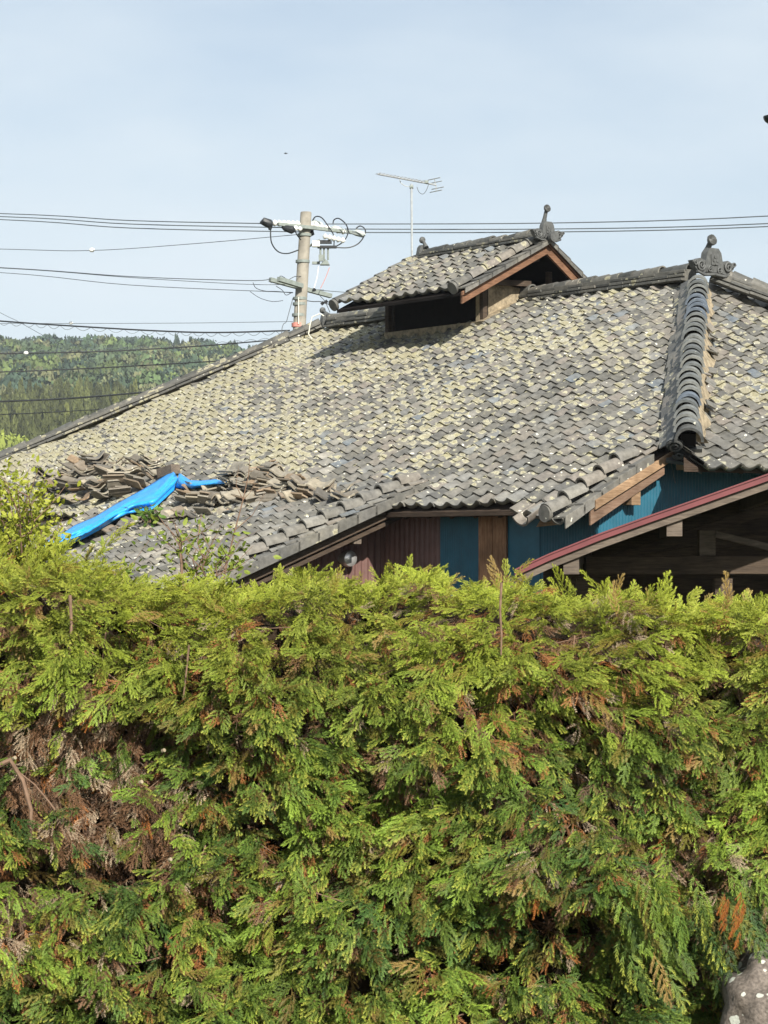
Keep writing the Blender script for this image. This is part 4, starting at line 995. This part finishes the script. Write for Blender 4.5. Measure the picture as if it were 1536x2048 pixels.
#@@FAR_END
# ------------------------------------------------------------------ near plants
def spray(seed, L_=.17, nb=13, bl=.075, nsp=.0052, nl=.0105, dead=False):
    """one cedar spray along +X, flat in XY: (tri verts (n,3,3), tip factor (n))"""
    rg = np.random.default_rng(seed); T = []; Fk = []; droop = rg.uniform(.02, .06)
    def axis(t): return np.array([L_ * t, .012 * math.sin(t * 3 + seed), -droop * t * t])
    def strip(p, q, w0, up=np.array([0, 0, 1.])):
        d_ = q - p; s_ = np.cross(d_, up); n_ = np.linalg.norm(s_); s_ = s_ / (n_ if n_ > 1e-9 else 1) * w0
        T.append([p - s_, p + s_, q]); Fk.append(-1.0)
        u_ = up * w0; T.append([p - u_, p + u_, q]); Fk.append(-1.0)
    def needles(P):
        m_ = len(P) - 1; seg = [np.linalg.norm(P[i + 1] - P[i]) for i in range(m_)]; tot = sum(seg); n_ = max(5, int(tot / nsp))
        for k in range(n_ + 1):
            s_ = tot * k / n_; i = 0; a_ = s_
            while i < m_ - 1 and a_ > seg[i]: a_ -= seg[i]; i += 1
            p = P[i] + (P[i + 1] - P[i]) * min(1, a_ / seg[i]); t_ = (P[i + 1] - P[i]) / seg[i]
            f_ = s_ / tot; ln = nl * (1 - .45 * f_) * rg.uniform(.8, 1.2)
            e1 = np.cross(np.array([0, 0, 1.]), t_); e1 /= np.linalg.norm(e1); e2 = np.cross(t_, e1)
            for j in range(3):
                an = (0.25, math.pi - .25, math.pi / 2)[j] + rg.normal(0, .35) + (math.pi if (j == 2 and k % 3 == 0) else 0)
                r_ = e1 * math.cos(an) + e2 * math.sin(an); d_ = t_ * rg.uniform(.65, 1.0) + r_ * .62; d_ /= np.linalg.norm(d_)
                w_ = np.cross(d_, e2 if j < 2 else e1); w_ /= (np.linalg.norm(w_) + 1e-9); w_ *= .0024 if not dead else .0014
                q = p + d_ * ln + t_ * ln * .15
                T.append([p - w_, p + w_, q]); Fk.append(f_)
    n_a = 8; AX = [axis(i / n_a) for i in range(n_a + 1)]
    for i in range(n_a): strip(AX[i], AX[i + 1], .0018 * (1 - .6 * i / n_a))
    for b_ in range(nb):
        if dead and rg.random() < .3: continue
        t_ = .08 + .86 * b_ / (nb - 1); p = axis(t_); sg = 1 if b_ % 2 else -1
        l_ = bl * (1.05 - .72 * t_) * rg.uniform(.75, 1.2) * (0.6 + 0.9 * min(1, t_ * 3) * .5)
        ang = sg * rg.uniform(.62, .95); P = [p]; m_ = 4
        for k in range(m_):
            a_ = ang * (1 - .22 * k); d_ = np.array([math.cos(a_), math.sin(a_), -.10 - .16 * k + rg.normal(0, .05)]); d_ /= np.linalg.norm(d_); P.append(P[-1] + d_ * l_ / m_)
        for k in range(m_): strip(P[k], P[k + 1], .0011)
        needles(P)
    needles([axis(t_) for t_ in (.55, .75, .9, 1.03)])
    return np.array(T), np.array(Fk)
SPR = [spray(s_, L_=.14 + .012 * s_, nb=8 + s_ % 3, bl=.085, nsp=.0088, nl=.020) for s_ in range(8)]
SPD = [spray(40 + s_, L_=.13, nb=10, bl=.08, nsp=.0085, nl=.015, dead=True) for s_ in range(4)]
def place(variants, items, name, m_, parent=None, origin=None, rootcol=None):
    """items: (pos, dir, roll, scale, colour base, colour tip)"""
    rg = np.random.default_rng(99); Vs_ = []; Cs_ = []
    for (p, d_, roll, sc_, c0, c1) in items:
        T, Fk = variants[rg.integers(len(variants))]
        x = np.array(d_, float); x /= np.linalg.norm(x); u = np.array([0, 0, 1.]) * math.cos(roll) + np.array([1., 0, 0]) * math.sin(roll) + np.array([0, -1., 0]) * .6
        z = u - x * (u @ x); z /= np.linalg.norm(z); y = np.cross(z, x); M_ = np.stack([x, y, z], 0)
        W_ = T.reshape(-1, 3) * sc_ @ M_ + np.array(p)
        f_ = np.clip(Fk, 0, 1)[:, None] ** 1.5
        c = np.array(c0)[None] * (1 - f_) + np.array(c1)[None] * f_; c = c * rg.uniform(.8, 1.2, (len(c), 1))
        c[Fk < 0] = rootcol if rootcol is not None else np.array(c0) * .8 + np.array([.05, .02, .0])
        Vs_.append(W_); Cs_.append(np.repeat(c, 3, axis=0))
    V = np.concatenate(Vs_); C_ = np.concatenate(Cs_)
    if origin is not None: V = V - np.array(origin)
    return np_mesh(name, V, np.arange(len(V)).reshape(-1, 3), m_, parent, None, {'col': C_})

HD = 6.5
hedge = empty('cedar_hedge', (0, HD, 0)); tag(hedge, 'broad clipped cedar hedge with a brown dead patch filling the foreground', 'hedge')
TOPX = [-200, 0, 60, 150, 250, 330, 400, 460, 540, 640, 760, 850, 1000, 1100, 1250, 1380, 1536, 1750]
TOPY = [1100, 1108, 1108, 1126, 1152, 1166, 1168, 1164, 1158, 1146, 1150, 1138, 1158, 1176, 1184, 1194, 1200, 1204]
def top_z(x, y=HD):
    px = 768 + F * x / y; return at(0, np.interp(px, TOPX, TOPY), HD).z - .04 + .018 * math.sin(x * 19) + .01 * math.sin(x * 47)
def hedge_surf(x, z):
    """y of the hedge face, bulging clumps"""
    n_ = mnoise.noise(Vector((x * 3.2, z * 3.6, 1.0))) * .13 + mnoise.noise(Vector((x * 8.5, z * 9.5, 4.0))) * .10
    tz = top_z(x); f_ = max(0.0, 1 - (tz - z) / .28)
    # a hollow where the branches have died
    cx_, cz_ = -.72, .98; h_ = math.exp(-(((x - cx_) / .30) ** 2 + ((z - cz_) / .17) ** 2)); h2 = math.exp(-(((x - .03) / .10) ** 2 + ((z - .90) / .07) ** 2))
    cav = max(0.0, mnoise.noise(Vector((x * 8.5, z * 8.0, 33.0))) - .08) * 1.0
    return HD + .05 + n_ + cav + .30 * f_ * f_ + .20 * h_ + .16 * h2
def zone_dead(x, z):
    px = 768 + F * x / HD; py = 1095 - F * (z - EYE) / HD
    d = 0.17 + .5 * max(0, mnoise.noise(Vector((x * 2.5, z * 2.5, 8.0))))
    for (cx_, cy_, sx, sy, a_) in ((180, 1550, 150, 130, 1.6), (60, 1500, 100, 90, .7), (250, 1690, 120, 60, .9), (40, 1830, 70, 60, .6), (240, 1900, 80, 50, .45), (760, 1520, 90, 60, .40), (1000, 1480, 110, 60, .22), (1250, 1560, 150, 120, .35), (1330, 1700, 130, 90, .32), (1060, 1690, 90, 60, .25), (850, 1175, 25, 14, .6), (730, 1410, 60, 14, .4)):
        d += a_ * math.exp(-(((px - cx_) / sx) ** 2 + ((py - cy_) / sy) ** 2))
    return d
green = []; dead = []; rh = random.Random(5)
def gcol(x, z, h):
    n_ = mnoise.noise(Vector((x * 3, z * 3, 20.0))) + rh.uniform(-.35, .35)
    t_ = min(1, max(0, .42 + n_ * .95))
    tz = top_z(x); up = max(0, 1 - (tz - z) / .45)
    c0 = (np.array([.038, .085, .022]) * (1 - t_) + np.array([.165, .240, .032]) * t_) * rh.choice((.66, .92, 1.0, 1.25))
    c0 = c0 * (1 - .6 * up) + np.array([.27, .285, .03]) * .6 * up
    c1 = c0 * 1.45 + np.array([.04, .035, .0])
    if rh.random() < .28: c1 = np.array([.36, .38, .06])
    r_ = rh.random()
    if r_ < .10: c0 = c0 * .6 + np.array([.09, .045, .012]); c1 = c0 * 1.1
    elif r_ < .13: c0 = np.array([.25, .17, .05]); c1 = np.array([.28, .2, .07])
    return c0, c1
NS = 10500
for i in range(NS):
    x = rh.uniform(-1.28, 1.28); tz = top_z(x); z = .12 + (tz - .12) * (rh.random() ** .92)
    layer = rh.random(); dpt = .0 if layer < .78 else rh.uniform(.04, .18)
    y = hedge_surf(x, z) + dpt - .05
    lean = mnoise.noise(Vector((x * 2.2, z * 2.2, 11.0)))
    up = max(0, 1 - (tz - z) / .25)
    dx = lean * 1.3 + rh.gauss(0, .75); dz_ = -.12 - .35 * rh.random() + up * .6 + rh.gauss(0, .38); dy = -.8 + .2 * up + rh.gauss(0, .15)
    px_ = 768 + F * x / HD; py_ = 1095 - F * (z - EYE) / HD
    if px_ > 1452 and py_ > 1930 - (px_ - 1452) * .15: continue
    zd = zone_dead(x, z)
    if rh.random() < min(.86, zd * .95):
        hue = rh.random()
        c0 = np.array([.175, .095, .05]) if hue < .45 else (np.array([.36, .28, .19]) if hue < .75 else (np.array([.10, .06, .038]) if hue < .97 else np.array([.36, .13, .03])))
        if zd < .4 and hue > .55: c0 = np.array([.30, .125, .04])
        dead.append(((x, y + .02, z), (dx, dy, dz_ - .4), rh.gauss(0, .9), rh.uniform(.4, .72), c0 * .9, c0 * 1.35))
    else:
        c0, c1 = gcol(x, z, 0)
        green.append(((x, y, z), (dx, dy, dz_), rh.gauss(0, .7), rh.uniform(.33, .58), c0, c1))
# upright tips along the top edge
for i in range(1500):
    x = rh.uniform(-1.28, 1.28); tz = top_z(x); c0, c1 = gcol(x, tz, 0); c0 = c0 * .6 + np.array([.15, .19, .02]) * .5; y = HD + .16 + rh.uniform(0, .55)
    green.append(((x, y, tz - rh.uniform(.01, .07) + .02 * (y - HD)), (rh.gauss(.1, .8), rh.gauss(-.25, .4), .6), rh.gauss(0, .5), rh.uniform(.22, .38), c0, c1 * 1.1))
for (px, py, sc_, dx) in ((1215, 1178, .9, -.3), (1235, 1190, .8, .1), (1325, 1192, .85, .05), (1010, 1128, .5, 0.1), (1028, 1140, .55, .4), (1000, 1140, .6, -.5), (830, 1140, .6, .1), (660, 1150, .6, .5), (1450, 1190, .8, .2), (1375, 1190, .8, .6), (1140, 1170, .8, -.4), (550, 1160, .7, .2), (60, 1110, 1.1, .3), (110, 1120, 1.2, .2), (180, 1120, 1.3, .9), (290, 1165, 1.2, 1.2)):
    p_ = at(px, py + 22, HD + .1); c0, c1 = gcol(p_.x, p_.z, 0)
    for k in range(2): green.append((tuple(p_ + Vector((rh.uniform(-.01, .01), 0, -.03 * k))), (dx + rh.gauss(0, .15), -.2, 1.0), rh.gauss(0, .3), sc_ * .62 * rh.uniform(.8, 1), c0, c1))
# long drooping fronds over the rock
for i in range(64):
    px = rh.uniform(1230, 1560); py = rh.uniform(1730, 1930); p_ = at(px, py, HD - .18 + rh.uniform(-.04, .1)); c0, c1 = gcol(p_.x, p_.z, 0)
    if px > 1450 and py > 1850: continue
    green.append((tuple(p_), (.55 + rh.gauss(0, .25), -.35 + rh.gauss(0, .15), -1.0), rh.gauss(0, .5), rh.uniform(.5, .85), c0 * .9, c1 * .95))
for (px, py) in ((1449, 1785), (1453, 1805), (1452, 1825), (1488, 1795), (1486, 1815), (1457, 1795), (1484, 1782), (1478, 1800), (1476, 1822), (1470, 1840), (1480, 1862)):
    p_ = at(px, py, HD - .28); c0 = np.array([.38, .13, .03])
    for k in range(2): dead.append((tuple(p_), (rh.gauss(.0, .06), -.15, -1.0), 1.3 + rh.gauss(0, .2), rh.uniform(.33, .45), c0, c0 * 1.1))
HO = (0, HD, 0)
place(SPR, green, 'green_foliage', M_needle, hedge, HO)
place(SPD, dead, 'dead_foliage', M_dead, hedge, HO, rootcol=np.array([.14, .085, .05]))
# branches, then a dark backing sheet further down
mb = MB()
for i in range(420):
    x = rh.uniform(-1.25, 1.25); z = .15 + (top_z(x) - .25) * rh.random()
    if rh.random() < .45: x, z = rh.gauss(-.72, .22), rh.gauss(.98, .16)
    y = hedge_surf(x, z) + rh.uniform(.0, .2); pts = [Vector((x + rh.uniform(-.1, .1), y + .35, z - .22)), Vector((x, y + .12, z - .08)), Vector((x + rh.uniform(-.05, .05), y - .02, z + rh.uniform(-.03, .05))), Vector((x + rh.uniform(-.1, .1), y - .06, z + rh.uniform(-.10, .08)))]
    r_ = rh.uniform(.0014, .0035); mb.tube([Vector(p_) - Vector(HO) for p_ in pts], [r_ * 1.4, r_, r_ * .7, r_ * .4], 5)
mb.build('branches', M_twig, hedge, smooth=True)
for (pts, r_) in ((((-30, 1545), (20, 1520), (45, 1560), (62, 1620), (60, 1680)), .009), (((110, 1620), (95, 1600), (70, 1570), (20, 1530)), .003), (((1003, 1165), (1000, 1220), (1003, 1270), (1002, 1310)), .004), (((140, 1190), (143, 1250), (138, 1330)), .005), (((378, 1290), (372, 1350), (366, 1400)), .003)):
    mb = MB(); mb.tube([at(x_, y_, HD + .0) - Vector(HO) for x_, y_ in pts], [r_ * (1 - .12 * k) for k in range(len(pts))], 7)
    mb.build('bare_stem', M_twig, hedge, smooth=True)
mb = MB()
for (x_, y_) in ((27, 1517), (280, 1565), (325, 1502), (338, 1720)): c = at(x_, y_, HD - .14) - Vector(HO); mb.tube([c, c + Vector((.006, -.006, .003))], .0055, 8)
mb.build('cut_stub', M_mud, hedge)
# backing sheet behind the sprays, its dark colour painting the shade in the gaps
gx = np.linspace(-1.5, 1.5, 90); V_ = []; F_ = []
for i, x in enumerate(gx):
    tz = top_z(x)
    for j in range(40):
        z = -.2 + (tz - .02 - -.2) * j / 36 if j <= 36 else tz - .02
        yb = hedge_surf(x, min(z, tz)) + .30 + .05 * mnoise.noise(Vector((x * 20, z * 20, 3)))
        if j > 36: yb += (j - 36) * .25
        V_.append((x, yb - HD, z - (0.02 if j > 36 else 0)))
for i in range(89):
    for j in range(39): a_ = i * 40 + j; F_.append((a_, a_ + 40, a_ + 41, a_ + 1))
mb = MB(); mb.v = V_; mb.f = F_; mb.build('shade_backing', M_core, hedge, smooth=True)

# ------------------------------------------------------------------ leafy shrub, saplings and bare twigs behind the hedge
def leafy(name, label, cat, stems, leaf_n, leaf_l, c_lo, c_hi, seed, spread=.035, group=None):
    rg = random.Random(seed); b0_ = stems[0][0]; org = Vector((b0_[0].x, b0_[0].y, 0)); root = empty(name, org); tag(root, label, cat, group)
    mb = MB(); LV = []; LC = []
    for (pts, r_) in stems:
        mb.tube([p_ - org for p_ in pts], [r_ * (1 - .75 * i / (len(pts) - 1)) for i in range(len(pts))], 6)
    mb.build('stem', M_twig, root, smooth=True)
    def leaf(p_, d_, ln, c):
        d_ = d_.normalized(); s_ = d_.cross(Vector((rg.gauss(0, 1), rg.gauss(0, 1), rg.gauss(.6, .6)))).normalized(); n_ = d_.cross(s_)
        w_ = ln * .24; q_ = [p_, p_ + d_ * ln * .3 + s_ * w_ + n_ * w_ * .3, p_ + d_ * ln * .7 + s_ * w_ * .8 + n_ * w_ * .2 , p_ + d_ * ln - n_ * ln * .08, p_ + d_ * ln * .7 - s_ * w_ * .8 + n_ * w_ * .2, p_ + d_ * ln * .3 - s_ * w_ + n_ * w_ * .3]
        m1 = p_ + d_ * ln * .3; m2 = p_ + d_ * ln * .7
        k = len(LV); LV.extend([tuple(v - org) for v in (q_[0], q_[1], m1, q_[5])]); LV.extend([tuple(v - org) for v in (q_[1], q_[2], m2, m1)]); LV.extend([tuple(v - org) for v in (m1, m2, q_[4], q_[5])]); LV.extend([tuple(v - org) for v in (q_[2], q_[3], q_[4], m2)])
        LC.extend([c] * 16)
    for (pts, r_) in stems:
        L_ = len(pts) - 1; n_ = int(leaf_n * sum((pts[i + 1] - pts[i]).length for i in range(L_)))
        for k in range(n_):
            t_ = (.12 + .88 * rg.random()) * L_; i = min(int(t_), L_ - 1); p_ = pts[i].lerp(pts[i + 1], t_ - i)
            off = Vector((rg.gauss(0, spread), rg.gauss(0, spread), rg.gauss(0, spread * .6)))
            d_ = off.normalized() + Vector((rg.gauss(0, .3), rg.gauss(0, .3), rg.gauss(.35, .4))); f_ = rg.random()
            leaf(p_ + off, d_, leaf_l * rg.uniform(.6, 1.15), tuple(np.array(c_lo) * (1 - f_) + np.array(c_hi) * f_))
    if LV: np_mesh('leaves', np.array(LV), np.arange(len(LV)).reshape(-1, 4), M_leaf, root, None, {'col': np.array(LC)})
    return root
def stemset(px0, py0, Y_, ends, seed, r0=.008, sub=2):
    rg = random.Random(seed); out_ = []
    for (ex, ey) in ends:
        a_ = at(px0 + rg.uniform(-6, 6), py0, Y_ + rg.uniform(-.1, .1)); b_ = at(ex, ey, Y_ + rg.uniform(-.25, .25)); n_ = 6
        a_.z = min(a_.z, b_.z - .2)
        pts = [a_.lerp(b_, i / n_) + Vector((rg.gauss(0, .012), rg.gauss(0, .012), 0)) * (1 if 0 < i else 0) for i in range(n_ + 1)]; out_.append((pts, r0 * rg.uniform(.7, 1.1)))
        for k in range(sub):
            i = rg.randint(2, n_ - 1); q_ = pts[i]; d_ = Vector((rg.choice((-1, 1)) * rg.uniform(.05, .13), rg.uniform(-.1, .1), rg.uniform(.06, .16)))
            out_.append(([q_, q_ + d_ * .5 + Vector((0, 0, -.01)), q_ + d_], r0 * .4))
    return out_
leafy('leafy_shrub', 'bright yellow green leafy shrub at the left edge in front of the roof', 'shrub', stemset(40, 1250, 8.3, [(-60, 930), (-20, 945), (5, 955), (20, 965), (35, 985), (50, 960), (62, 990), (75, 940), (80, 1030), (95, 1060), (105, 1085), (30, 1030), (0, 1000), (90, 1080), (60, 1060), (-40, 1010)], 3, .007, 4), 170, .028, (.17, .20, .02), (.36, .38, .05), 31, .04)
leafy('sapling', 'thin leafy sapling poking above the hedge right of the tarpaulin', 'sapling', stemset(395, 1200, 7.6, [(355, 1060), (400, 1030), (415, 1075), (440, 1090), (380, 1100), (455, 1120)], 8, .005, 3), 75, .028, (.12, .17, .02), (.24, .29, .05), 37, .03)
leafy('sapling', 'small leafy sapling poking above the hedge below the tarpaulin', 'sapling', stemset(225, 1210, 7.6, [(212, 1078), (235, 1120), (190, 1110), (270, 1130)], 9, .004, 2), 60, .026, (.09, .14, .02), (.22, .27, .05), 38, .03)
leafy('weed', 'little green weed growing out of the blue tarpaulin', 'weed', [([on_plane(x_, 1045, B0, S2, .06), on_plane(x_, 1035, B0, S2, .12), on_plane(x2, 1013, B0, S2, .28)], .006) for x_, x2 in ((295, 288), (298, 300), (301, 308))], 90, .09, (.06, .12, .02), (.14, .24, .05), 39, .05)
leafy('bare_twig', 'tall bare reddish twig rising in front of the right tile heap', 'twig', [([at(x_, y_, 7.8) for x_, y_ in pts], r_) for pts, r_ in ((((440, 1200), (455, 1120), (470, 1060), (486, 1000), (497, 950), (500, 912)), .0035), (((470, 1060), (505, 1030), (530, 985)), .0018), (((486, 1000), (472, 970), (478, 930)), .0016), (((486, 1000), (500, 985), (512, 965)), .0014), (((455, 1120), (480, 1080), (520, 1060)), .0015))], 0, .03, (0, 0, 0), (0, 0, 0), 40)
leafy('bare_twig', 'short brown twig stem standing among the sapling leaves', 'twig', [([at(x_, y_, 7.5) for x_, y_ in pts], r_) for pts, r_ in ((((365, 1200), (363, 1130), (358, 1080), (350, 1050)), .006), (((363, 1100), (340, 1060), (330, 1040)), .002), (((361, 1090), (380, 1070), (390, 1050)), .002))], 0, .03, (0, 0, 0), (0, 0, 0), 41)
# ------------------------------------------------------------------ rock at the lower right
import bmesh
bmr = bmesh.new(); bmesh.ops.create_icosphere(bmr, subdivisions=5, radius=1.0)
c = at(1678, 2138, HD - .12)
for v in bmr.verts:
    d_ = v.co.copy(); p_ = Vector([math.copysign(abs(q_) ** .55, q_) * .86 for q_ in d_])
    n_ = mnoise.noise(d_ * 1.7 + Vector((3, 1, 2))) * .26 + mnoise.noise(d_ * 5) * .05 + mnoise.noise(d_ * 14) * .018
    v.co = Vector((p_.x * .38, p_.y * .3, p_.z * .40)) * (1 + n_)
me = bpy.data.meshes.new('rock'); bmr.to_mesh(me); bmr.free(); me.polygons.foreach_set('use_smooth', [True] * len(me.polygons))
m, t, b = mat('granite', .9, .2); q = NB(t); ob = q.obj()
base_ = q.ramp(q.noise(9, 8, .7, ob), [(.3, (.085, .07, .055)), (.55, (.16, .135, .115)), (.75, (.22, .18, .15))])
base_ = q.mix(1.0, base_, q.ramp(q.noise(120, 2, .5, ob), [(.35, .7), (.65, 1.25)]), 'MULTIPLY')
vv = q.n('ShaderNodeTexVoronoi'); vv.inputs['Scale'].default_value = 32
dn = q.n('ShaderNodeTexNoise'); dn.inputs['Scale'].default_value = 60; q.l(ob, dn.inputs[0]); sc1 = q.n('ShaderNodeVectorMath', operation='SCALE'); sc1.inputs['Scale'].default_value = .012; q.l(dn.outputs['Color'], sc1.inputs[0])
ad = q.n('ShaderNodeVectorMath', operation='ADD'); q.l(ob, ad.inputs[0]); q.l(sc1.outputs[0], ad.inputs[1]); q.l(ad.outputs[0], vv.inputs['Vector'])
cc = q.n('ShaderNodeSeparateColor'); q.l(vv.outputs['Color'], cc.inputs[0])
mk_ = q.ramp(q.math('SUBTRACT', q.math('MULTIPLY', q.math('SUBTRACT', cc.outputs[0], .45), .9), vv.outputs['Distance']), [(0, 0.0), (.03, 1.0)])
q.l(q.mix(mk_, base_, (.42, .43, .37)), b.inputs['Base Color']); q.bump(q.noise(40, 6, .7, ob), .6, .01, b)
me.materials.append(m); o = bpy.data.objects.new('rock', me); COL.objects.link(o); o.location = c
tag(o, 'grey granite rock spotted with white lichen under the hedge at the lower right', 'rock')

# ------------------------------------------------------------------ small things in the sky
LY = 12.0; c = at(1541, 240, LY)
lamp = empty('garden_lamp', (c.x + .02, LY, 0)); tag(lamp, 'dark ribbed shade just entering the frame at the upper right edge', 'lamp')
mb = MB(); pts = []; n_ = 20; V_ = []; F_ = []
for j in range(6):
    a_ = j / 5 * math.pi / 2
    for i in range(n_):
        r_ = .052 * math.cos(a_) * (1 + .06 * (i % 2)) + .004; V_.append((-.0 + r_ * math.cos(2 * math.pi * i / n_), r_ * math.sin(2 * math.pi * i / n_), c.z + .02 - .045 * math.sin(a_)))
for j in range(5):
    for i in range(n_): F_.append((j * n_ + i, j * n_ + (i + 1) % n_, (j + 1) * n_ + (i + 1) % n_, (j + 1) * n_ + i))
mb.v = V_; mb.f = F_; mb.build('lamp_shade', M_black, lamp)
mb = MB(); mb.tube([(.0, 0, c.z - .02), (.05, 0, c.z + .03), (.25, 0, c.z + .03), (.25, 0, 0)], .012, 8); mb.build('post', M_black, lamp, smooth=True)
BY = 45.0; c = at(571, 307, BY); mb = MB()
mb.tube([c + Vector((-.03, 0, 0)), c, c + Vector((.03, 0, .005)), c + Vector((.045, 0, .006))], [.005, .012, .009, .003], 6)
mb.add([c + Vector(v) for v in ((-.01, 0, .005), (.012, 0, .005), (0, .03, .022), (-.005, .045, .018), (0, -.03, .022), (-.005, -.045, .018))], [(0, 1, 2, 3), (1, 0, 5, 4)])
tag(mb.build('bird', M_black), 'tiny dark bird flying in the open sky above the pole', 'bird')
# ------------------------------------------------------------------ haze
mb = MB(); mb.box((0, 1290, 74), (3100, 2700, 154)); m = bpy.data.materials.new('haze'); m.use_nodes = True; t = m.node_tree
for n in list(t.nodes):
    if n.type != 'OUTPUT_MATERIAL': t.nodes.remove(n)
pv = t.nodes.new('ShaderNodeVolumePrincipled'); pv.inputs['Color'].default_value = (.82, .90, 1.0, 1); pv.inputs['Density'].default_value = .0002; pv.inputs['Anisotropy'].default_value = 0.0
t.links.new(pv.outputs[0], [n for n in t.nodes if n.type == 'OUTPUT_MATERIAL'][0].inputs['Volume'])
tag(mb.build('haze', m), kind='stuff')
#@@NEAR_END
